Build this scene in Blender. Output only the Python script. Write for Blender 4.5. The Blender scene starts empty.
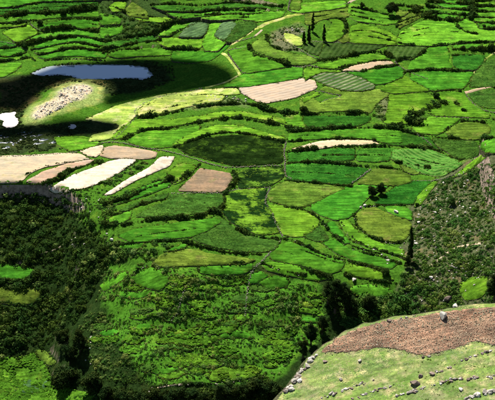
import bpy, math
import numpy as np
from mathutils import Vector, Matrix
from mathutils.geometry import delaunay_2d_cdt

# ---------------------------------------------------------------- camera, sky, sun
scene = bpy.context.scene
W0, H0 = 495.0, 400.0
CAM_Z, PITCH, HFOV = 300.0, math.radians(24.0), math.radians(20.0)
cam_d = bpy.data.cameras.new('camera')
cam = bpy.data.objects.new('camera', cam_d)
scene.collection.objects.link(cam)
cam.location = (0, 0, CAM_Z)
cam.rotation_euler = (math.pi / 2 - PITCH, 0, 0)
cam_d.sensor_fit = 'HORIZONTAL'
cam_d.angle = HFOV
cam_d.clip_end = 12000
cam_d.clip_start = 1.0
scene.camera = cam

SUN_EL, SUN_AZ = math.radians(55.0), math.radians(-22.0)     # azimuth measured from +Y towards +X
sun_vec = Vector((math.sin(SUN_AZ) * math.cos(SUN_EL), math.cos(SUN_AZ) * math.cos(SUN_EL), math.sin(SUN_EL)))
world = bpy.data.worlds.new('World')
scene.world = world
world.use_nodes = True
wn = world.node_tree
sky = wn.nodes.new('ShaderNodeTexSky')
sky.sky_type = 'NISHITA'
sky.sun_disc = False
sky.sun_elevation = SUN_EL
sky.sun_rotation = SUN_AZ
sky.altitude = 3500
wn.links.new(sky.outputs[0], wn.nodes['Background'].inputs[0])
wn.nodes['Background'].inputs[1].default_value = 0.05
sun_d = bpy.data.lights.new('sun', 'SUN')
sun_d.energy = 5.0
sun_d.angle = math.radians(0.5)
sun_d.color = (1.0, 0.96, 0.88)
sun = bpy.data.objects.new('sun', sun_d)
scene.collection.objects.link(sun)
sun.rotation_euler = (-sun_vec).to_track_quat('-Z', 'Y').to_euler()
sun.location = (0, 600, 900)
vs = scene.view_settings
vs.view_transform = 'Standard'
vs.look = 'None'
vs.exposure = 1.25
vs.gamma = 1.0
vs.use_curve_mapping = False
scene.cycles.max_bounces = 4
scene.cycles.use_denoising = True

# ---------------------------------------------------------------- small helpers
rng = np.random.default_rng(7)


def hash2(ix, iy, seed):
    h = (ix.astype(np.int64) * 374761393 + iy.astype(np.int64) * 668265263 + seed * 1442695041) & 0x7fffffff
    h = ((h ^ (h >> 13)) * 1274126177) & 0x7fffffff
    return ((h ^ (h >> 16)) & 0xffff) / 65535.0


def vnoise(x, y, seed=0):
    x = np.asarray(x, float); y = np.asarray(y, float)
    ix = np.floor(x); iy = np.floor(y)
    fx = x - ix; fy = y - iy
    fx = fx * fx * (3 - 2 * fx); fy = fy * fy * (3 - 2 * fy)
    a = hash2(ix, iy, seed); b = hash2(ix + 1, iy, seed)
    c = hash2(ix, iy + 1, seed); d = hash2(ix + 1, iy + 1, seed)
    return (a + (b - a) * fx) * (1 - fy) + (c + (d - c) * fx) * fy - 0.5


def fbm(x, y, seed=0, octaves=4):
    s = 0; amp = 1.0
    for k in range(octaves):
        s = s + amp * vnoise(x * 2 ** k, y * 2 ** k, seed + k)
        amp *= 0.5
    return s


def sstep(a, b, x):
    t = np.clip((x - a) / (b - a), 0, 1)
    return t * t * (3 - 2 * t)


# ---------------------------------------------------------------- the lie of the land
def y_edge(x):
    return np.interp(x, [-112, -96, -76, -56, -36, 60, 90], [690, 682, 655, 622, 608, 604, 596])


def T_exact(x, y):
    """height of the natural slope before the terraces are cut into it"""
    x = np.asarray(x, float); y = np.asarray(y, float)
    left = sstep(10, -50, x)
    zl = np.interp(y, [600, 690, 800, 880, 1010, 1500, 3000], [0.5, 4, 9.3, 9.9, 45, 168, 518])
    zr = np.interp(y, [600, 690, 800, 960, 1500, 3000], [-6, 2, 13, 35, 150, 500])
    z = zl * left + zr * (1 - left)
    ye = y_edge(x)
    d = np.maximum(0, ye - y)
    cliff = 8.0 * sstep(-78, -98, x)
    zedge = np.interp(ye, [600, 690], [0.5, 4]) * left + np.interp(ye, [600, 690], [-6, 2]) * (1 - left)
    zd = zedge - cliff * sstep(0, 5, d) - 0.44 * d
    z = np.where(y < ye, zd, z)
    z = z - 22 * sstep(531 + 5 * vnoise(x * .03, x * 0, 3), 519, y) * sstep(-92, -70, x)
    floor = -53 + 0.05 * (y - 560)
    z = z + np.maximum(0, floor - z) * sstep(-50, -85, x)
    # the rocky spur on the right
    rise = np.maximum(0, x - (84 + 0.10 * (y - 640))) * 0.50
    z = z + rise * sstep(735, 690, y) * sstep(500, 560, y) + 11 * sstep(119, 124, x) * sstep(705, 680, y) * sstep(590, 640, y)
    rough = np.maximum(sstep(2, 16, d), sstep(0, 6, rise) * sstep(735, 700, y))
    z = z + rough * (6.5 * fbm(x / 30, y / 30, 11, 5)) + 0.35 * fbm(x / 9, y / 9, 5, 2)
    # rocky knoll in the marsh
    z = z + 4.5 * np.exp(-((x + 112 - .27 * (y - 798)) / 15) ** 2 - ((y - 798) / 34) ** 2)
    kk = np.exp(-((x + 112 - .27 * (y - 798)) / 9) ** 2 - ((y - 798) / 28) ** 2)
    z = z + kk * 2.6 * fbm(x / 4, y / 4, 44, 3)
    return z


def pixdir(uv):
    uv = np.asarray(uv, float).reshape(-1, 2)
    f = (W0 / 2) / math.tan(HFOV / 2)
    cx = (uv[:, 0] - W0 / 2) / f
    cy = -(uv[:, 1] - H0 / 2) / f
    cp, sp = math.cos(PITCH), math.sin(PITCH)
    return np.stack([cx, cp + cy * sp, -sp + cy * cp], 1)      # y-forward distance is about 1


def cast(uv, surf):
    """where the sight line through each photo pixel meets the surface z = surf(x, y)"""
    d = pixdir(uv)
    ts = np.arange(260, 1250, 1.5)
    X = d[:, :1] * ts; Y = d[:, 1:2] * ts; Z = CAM_Z + d[:, 2:3] * ts
    below = Z < surf(X, Y)
    i = np.argmax(below, 1)
    i = np.where(below.any(1), np.maximum(i, 1), len(ts) - 1)
    lo = ts[i - 1].copy(); hi = ts[i].copy()
    for _ in range(12):
        m = (lo + hi) / 2
        b = CAM_Z + d[:, 2] * m < surf(d[:, 0] * m, d[:, 1] * m)
        hi = np.where(b, m, hi); lo = np.where(b, lo, m)
    return np.stack([d[:, 0] * hi, d[:, 1] * hi], 1)


def P(s):
    if isinstance(s, str):
        return np.array([[float(a) for a in q.split(',')] for q in s.split()])
    return np.asarray(s, float)


def run_on(p):
    p = P(p).copy()
    p[:, 0] = np.where(p[:, 0] <= .5, p[:, 0] - 48, np.where(p[:, 0] >= 493.9, p[:, 0] + 48, p[:, 0]))
    return p


def chaikin(p, closed, n=1, cr=.22):
    for _ in range(n):
        q = np.roll(p, -1, 0) if closed else p[1:]
        a = p if closed else p[:-1]
        out = np.empty((len(a) * 2, p.shape[1]))
        out[0::2] = a * (1 - cr) + q * cr
        out[1::2] = a * cr + q * (1 - cr)
        p = out if closed else np.vstack([p[:1], out, p[-1:]])
    return p


def resample(p, step, closed=False):
    if closed:
        p = np.vstack([p, p[:1]])
    L = np.concatenate([[0], np.cumsum(np.linalg.norm(np.diff(p, axis=0), axis=1))])
    n = max(2, int(round(L[-1] / step)) + 1)
    t = np.linspace(0, L[-1], n)
    r = np.stack([np.interp(t, L, p[:, k]) for k in range(p.shape[1])], 1)
    return r[:-1] if closed else r


def inpoly(px, py, poly):
    inside = np.zeros(np.shape(px), bool)
    n = len(poly); j = n - 1
    for i in range(n):
        xi, yi = poly[i]; xj, yj = poly[j]
        c = ((yi > py) != (yj > py)) & (px < (xj - xi) * (py - yi) / (yj - yi + 1e-12) + xi)
        inside ^= c
        j = i
    return inside


def tri_mesh(name, V, F, mats, midx=None, smooth=False, shade=None):
    V = np.asarray(V, np.float32); F = np.asarray(F, np.int32)
    me = bpy.data.meshes.new(name)
    me.vertices.add(len(V)); me.vertices.foreach_set('co', V.ravel())
    me.loops.add(F.size); me.loops.foreach_set('vertex_index', F.ravel())
    k = F.shape[1]
    me.polygons.add(len(F)); me.polygons.foreach_set('loop_start', np.arange(0, F.size, k, dtype=np.int32))
    if midx is not None:
        me.polygons.foreach_set('material_index', np.asarray(midx, np.int32))
    if smooth:
        me.polygons.foreach_set('use_smooth', np.ones(len(F), bool))
    if shade is not None:
        a = me.attributes.new('shade', 'FLOAT', 'FACE'); a.data.foreach_set('value', np.asarray(shade, np.float32))
    for m in (mats if isinstance(mats, (list, tuple)) else [mats]):
        me.materials.append(m)
    me.update(calc_edges=True)
    return me


def link(name, me, loc=(0, 0, 0), parent=None, rz=0.0, sc=None, label=None, cat=None, group=None, kind=None):
    o = bpy.data.objects.new(name, me)
    scene.collection.objects.link(o)
    o.location = loc; o.rotation_euler = (0, 0, rz)
    if sc is not None:
        o.scale = sc
    if parent:
        o.parent = parent
    for k, v in (('label', label), ('category', cat), ('group', group), ('kind', kind)):
        if v:
            o[k] = v
    return o


# ---------------------------------------------------------------- materials
def nodes(name):
    m = bpy.data.materials.new(name); m.use_nodes = True
    nt = m.node_tree
    b = nt.nodes['Principled BSDF']
    b.inputs['Roughness'].default_value = 0.9
    b.inputs['Specular IOR Level'].default_value = 0.0
    return m, nt, b


def N(nt, t, **kw):
    n = nt.nodes.new(t)
    for k, v in kw.items():
        setattr(n, k, v)
    return n


def noise(nt, vec, scale, detail=3, rough=.55, sx=1.0):
    n = N(nt, 'ShaderNodeTexNoise')
    n.inputs['Scale'].default_value = scale
    n.inputs['Detail'].default_value = detail
    n.inputs['Roughness'].default_value = rough
    nt.links.new(vec, n.inputs['Vector'])
    return n.outputs['Fac']


def ramp(nt, fac, a, b, ca=(0, 0, 0, 1), cb=(1, 1, 1, 1)):
    r = N(nt, 'ShaderNodeValToRGB')
    r.color_ramp.elements[0].position = a; r.color_ramp.elements[1].position = b
    r.color_ramp.elements[0].color = ca; r.color_ramp.elements[1].color = cb
    nt.links.new(fac, r.inputs[0])
    return r.outputs[0]


def mix(nt, fac, a, b, mode='MIX'):
    n = N(nt, 'ShaderNodeMix', data_type='RGBA', blend_type=mode)
    for sock, v in ((n.inputs[0], fac), (n.inputs[6], a), (n.inputs[7], b)):
        if isinstance(v, (int, float)):
            sock.default_value = v
        elif isinstance(v, tuple):
            sock.default_value = (*v[:3], 1)
        else:
            nt.links.new(v, sock)
    return n.outputs[2]


def math_(nt, op, a, b=0.0):
    n = N(nt, 'ShaderNodeMath', operation=op)
    for i, v in enumerate((a, b)):
        if isinstance(v, (int, float)):
            n.inputs[i].default_value = v
        else:
            nt.links.new(v, n.inputs[i])
    return n.outputs[0]


def bump(nt, bsdf, h, strength, dist):
    b = N(nt, 'ShaderNodeBump')
    b.inputs['Strength'].default_value = strength
    b.inputs['Distance'].default_value = dist
    nt.links.new(h, b.inputs['Height'])
    nt.links.new(b.outputs[0], bsdf.inputs['Normal'])


def field_mat(name, c1, c2, c3, acc=(.58, .72), fine=(.65, 1.3), bumpd=.35, rows=None, big=.035, var=1.0):
    """two crop tones in broad drifts, a third in patches, fine clumps, optional rows (period m, angle deg, colour, amount)"""
    m, nt, b = nodes(name)
    geo = N(nt, 'ShaderNodeNewGeometry').outputs['Position']
    oi = N(nt, 'ShaderNodeObjectInfo')
    off = N(nt, 'ShaderNodeVectorMath', operation='MULTIPLY_ADD')
    nt.links.new(oi.outputs['Random'], off.inputs[0]); off.inputs[1].default_value = (300, 170, 0)
    nt.links.new(geo, off.inputs[2])
    p = off.outputs[0]
    col = mix(nt, ramp(nt, noise(nt, p, big, 4, .6), .36, .64), c1, c2)
    col = mix(nt, ramp(nt, noise(nt, p, big * 2.6, 5, .65), acc[0], acc[1]), col, c3)
    cl = noise(nt, p, .75, 6, .78)
    f = ramp(nt, cl, .30, .70, (fine[0],) * 3 + (1,), (fine[1],) * 3 + (1,))
    col = mix(nt, 1.0, col, f, 'MULTIPLY')
    # growth in long streaks along the contour, and thin places
    ms_ = N(nt, 'ShaderNodeMapping'); ms_.inputs['Scale'].default_value = (.10, .75, .3); ms_.inputs['Rotation'].default_value = (0, 0, .12)
    nt.links.new(p, ms_.inputs['Vector'])
    lo_, hi_ = 1 - .42 * var, 1 + .30 * var
    st = ramp(nt, noise(nt, ms_.outputs[0], .9, 5, .65), .36, .64, (lo_, lo_, lo_, 1), (hi_, hi_, hi_, 1))
    col = mix(nt, 1.0, col, st, 'MULTIPLY')
    lo2, hi2 = 1 - .32 * var, 1 + .22 * var
    md = ramp(nt, noise(nt, p, .16, 4, .6), .38, .62, (lo2 * 1.02, lo2, lo2, 1), (hi2 * 1.12, hi2, hi2 * .9, 1))
    col = mix(nt, 1.0, col, md, 'MULTIPLY')
    val = math_(nt, 'MULTIPLY_ADD', oi.outputs['Random'], .45)
    nt.nodes[-1].inputs[2].default_value = .80
    h = cl
    if rows:
        per, ang, rc, amt = rows[:4]
        mp = N(nt, 'ShaderNodeMapping'); mp.inputs['Rotation'].default_value = (0, 0, math.radians(ang))
        nt.links.new(geo, mp.inputs['Vector'])
        w = N(nt, 'ShaderNodeTexWave')
        w.inputs['Scale'].default_value = 2 * math.pi / (20 * per)
        w.inputs['Distortion'].default_value = 1.2; w.inputs['Detail'].default_value = 2
        w.inputs['Detail Scale'].default_value = .25
        nt.links.new(mp.outputs[0], w.inputs['Vector'])
        wf = math_(nt, 'MULTIPLY', ramp(nt, w.outputs['Fac'], .35, .7), amt)
        col = mix(nt, wf, col, rc)
        h = math_(nt, 'ADD', cl, math_(nt, 'MULTIPLY', w.outputs['Fac'], -.5))
    hs = N(nt, 'ShaderNodeHueSaturation')
    fr = math_(nt, 'FRACT', math_(nt, 'MULTIPLY', oi.outputs['Random'], 7.31))
    hu = math_(nt, 'MULTIPLY_ADD', fr, .022); nt.nodes[-1].inputs[2].default_value = .480
    nt.links.new(hu, hs.inputs['Hue'])
    nt.links.new(col, hs.inputs['Color']); nt.links.new(val, hs.inputs['Value'])
    nt.links.new(hs.outputs[0], b.inputs['Base Color'])
    bump(nt, b, h, 1.0, bumpd)
    return m


G_LIME = (.085, .215, .012)
FM = {
    'lime': field_mat('lime_pasture', (.070, .200, .014), (.048, .168, .012), (.150, .240, .040)),
    'mid': field_mat('green_crop', (.026, .132, .010), (.040, .158, .012), (.085, .190, .020)),
    'deep': field_mat('deep_green_crop', (.011, .074, .008), (.019, .098, .010), (.040, .125, .014), fine=(.55, 1.35)),
    'olive': field_mat('olive_pasture', (.070, .130, .018), (.052, .115, .013), (.115, .140, .035), fine=(.55, 1.35)),
    'dark': field_mat('dark_crop', (.028, .066, .012), (.020, .055, .010), (.050, .085, .018), rows=(3.2, 20, (.055, .10, .025), .35)),
    'crop': field_mat('ripening_crop', (.024, .082, .012), (.038, .105, .015), (.070, .125, .026), fine=(.45, 1.5), bumpd=.6),
    'blue': field_mat('bean_field', (.045, .110, .040), (.062, .125, .058), (.030, .100, .022), rows=(3.4, 62, (.035, .095, .022), .4)),
    'stripe': field_mat('striped_field', (.115, .165, .085), (.140, .185, .100), (.085, .160, .050), rows=(3.4, 50, (.028, .085, .014), .9)),
    'grid': field_mat('dotted_crop', (.024, .102, .014), (.036, .125, .018), (.065, .150, .026), rows=(2.6, -32, (.075, .155, .030), .6)),
    'beige': field_mat('fallow_soil', (.325, .268, .195), (.360, .300, .220), (.280, .240, .150), fine=(.85, 1.1), bumpd=.15, rows=(3.0, 62, (.42, .35, .26), .5), var=.35),
    'white': field_mat('bleached_stubble', (.355, .325, .255), (.41, .38, .31), (.28, .25, .165), fine=(.8, 1.12), bumpd=.2, acc=(.52, .75), var=.35),
    'cream': field_mat('cream_stubble', (.35, .31, .21), (.40, .355, .25), (.28, .275, .13), fine=(.85, 1.1), bumpd=.15, var=.35),
    'pink': field_mat('pink_earth', (.270, .212, .140), (.330, .272, .190), (.230, .220, .110), fine=(.8, 1.12), bumpd=.2, var=.35),
    'brown': field_mat('brown_earth', (.185, .148, .090), (.160, .138, .076), (.115, .145, .050), fine=(.7, 1.2), bumpd=.25, var=.5),
    'wet': field_mat('waterlogged_grass', (.004, .012, .003), (.010, .030, .005), (.040, .105, .010), acc=(.52, .70), fine=(.5, 1.4), big=.04),
    'wetmix': field_mat('wet_meadow', (.090, .195, .016), (.060, .155, .012), (.006, .024, .005), acc=(.46, .54), big=.034),
    'wetdark': field_mat('boggy_grass', (.005, .015, .004), (.010, .034, .007), (.070, .16, .016), acc=(.50, .60), big=.03),
    'pale': field_mat('pale_meadow', (.225, .300, .070), (.165, .270, .042), (.420, .400, .200), acc=(.48, .66), var=.7),
    'tan': field_mat('dry_strip', (.330, .275, .190), (.300, .265, .160), (.200, .220, .090), fine=(.8, 1.15), bumpd=.2, var=.35),
    'mixed': field_mat('rough_grass', (.060, .175, .013), (.040, .130, .011), (.115, .200, .024), fine=(.4, 1.55), bumpd=.7),
}
FNAME = {'beige': 'fallow_field', 'white': 'fallow_field', 'cream': 'fallow_field', 'pink': 'fallow_field', 'brown': 'fallow_field', 'tan': 'fallow_field',
         'lime': 'pasture', 'olive': 'pasture', 'pale': 'meadow', 'wet': 'boggy_field', 'wetmix': 'wet_meadow', 'wetdark': 'boggy_field', 'mixed': 'pasture'}


def bank_mat():
    m, nt, b = nodes('terrace_bank')
    geo = N(nt, 'ShaderNodeNewGeometry').outputs['Position']
    col = mix(nt, ramp(nt, noise(nt, geo, .8, 5, .7), .4, .62), (.022, .040, .010), (.110, .095, .060))
    nt.links.new(col, b.inputs['Base Color'])
    bump(nt, b, noise(nt, geo, 1.6, 4, .7), 1.0, .5)
    return m


BANK = bank_mat()


def leaf_mat(name, ca, cb, trans=.25, warm=(1.38, 1.14, .85)):
    m, nt, b = nodes(name)
    at = N(nt, 'ShaderNodeAttribute', attribute_name='shade')
    oi = N(nt, 'ShaderNodeObjectInfo')
    f = math_(nt, 'ADD', at.outputs['Fac'], math_(nt, 'MULTIPLY', oi.outputs['Random'], .25))
    col = mix(nt, f, ca, cb)
    pn = ramp(nt, noise(nt, N(nt, 'ShaderNodeNewGeometry').outputs['Position'], .11, 4, .7), .40, .62)
    col = mix(nt, pn, mix(nt, 1.0, col, (.72, .95, .9), 'MULTIPLY'), mix(nt, 1.0, col, warm, 'MULTIPLY'))
    nt.links.new(col, b.inputs['Base Color'])
    b.inputs['Roughness'].default_value = .8
    tr = N(nt, 'ShaderNodeBsdfTranslucent')
    nt.links.new(mix(nt, .5, col, (.05, .09, .01)), tr.inputs[0])
    ms = N(nt, 'ShaderNodeMixShader'); ms.inputs[0].default_value = trans
    nt.links.new(b.outputs[0], ms.inputs[1]); nt.links.new(tr.outputs[0], ms.inputs[2])
    nt.links.new(ms.outputs[0], nt.nodes['Material Output'].inputs[0])
    return m


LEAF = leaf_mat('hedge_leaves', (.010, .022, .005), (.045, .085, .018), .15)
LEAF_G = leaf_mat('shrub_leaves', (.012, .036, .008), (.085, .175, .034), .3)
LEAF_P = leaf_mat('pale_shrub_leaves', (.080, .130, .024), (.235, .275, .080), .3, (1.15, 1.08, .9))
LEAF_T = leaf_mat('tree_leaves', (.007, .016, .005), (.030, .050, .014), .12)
BARK, _nt, _b = nodes('bark')
_b.inputs['Base Color'].default_value = (.07, .055, .04, 1)
_n = N(_nt, 'ShaderNodeTexNoise'); _n.inputs['Scale'].default_value = 3
_nt.links.new(mix(_nt, _n.outputs[0], (.04, .03, .02), (.13, .10, .075)), _b.inputs['Base Color'])


def rock_mat(name, ca, cb, cc):
    m, nt, b = nodes(name)
    geo = N(nt, 'ShaderNodeNewGeometry').outputs['Position']
    oi = N(nt, 'ShaderNodeObjectInfo')
    col = mix(nt, ramp(nt, noise(nt, geo, .9, 5, .7), .35, .65), ca, cb)
    col = mix(nt, ramp(nt, noise(nt, geo, 2.2, 5, .7), .58, .66), col, cc)
    hs = N(nt, 'ShaderNodeHueSaturation'); nt.links.new(col, hs.inputs['Color'])
    v = math_(nt, 'MULTIPLY_ADD', oi.outputs['Random'], .5); nt.nodes[-1].inputs[2].default_value = .75
    nt.links.new(v, hs.inputs['Value'])
    nt.links.new(hs.outputs[0], b.inputs['Base Color'])
    bump(nt, b, noise(nt, geo, 3.0, 6, .7), 1.0, .15)
    return m


ROCK = rock_mat('grey_rock', (.22, .195, .16), (.34, .31, .27), (.09, .08, .06))
ROCK_W = rock_mat('pale_rock', (.36, .33, .28), (.50, .47, .41), (.15, .13, .10))
ROCK_D = rock_mat('dark_rock', (.13, .10, .08), (.22, .17, .14), (.07, .06, .05))
STONE = rock_mat('wall_stone', (.15, .13, .10), (.26, .23, .18), (.06, .055, .04))
STONE_P = rock_mat('pale_wall_stone', (.16, .145, .115), (.26, .235, .195), (.055, .055, .035))

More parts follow.
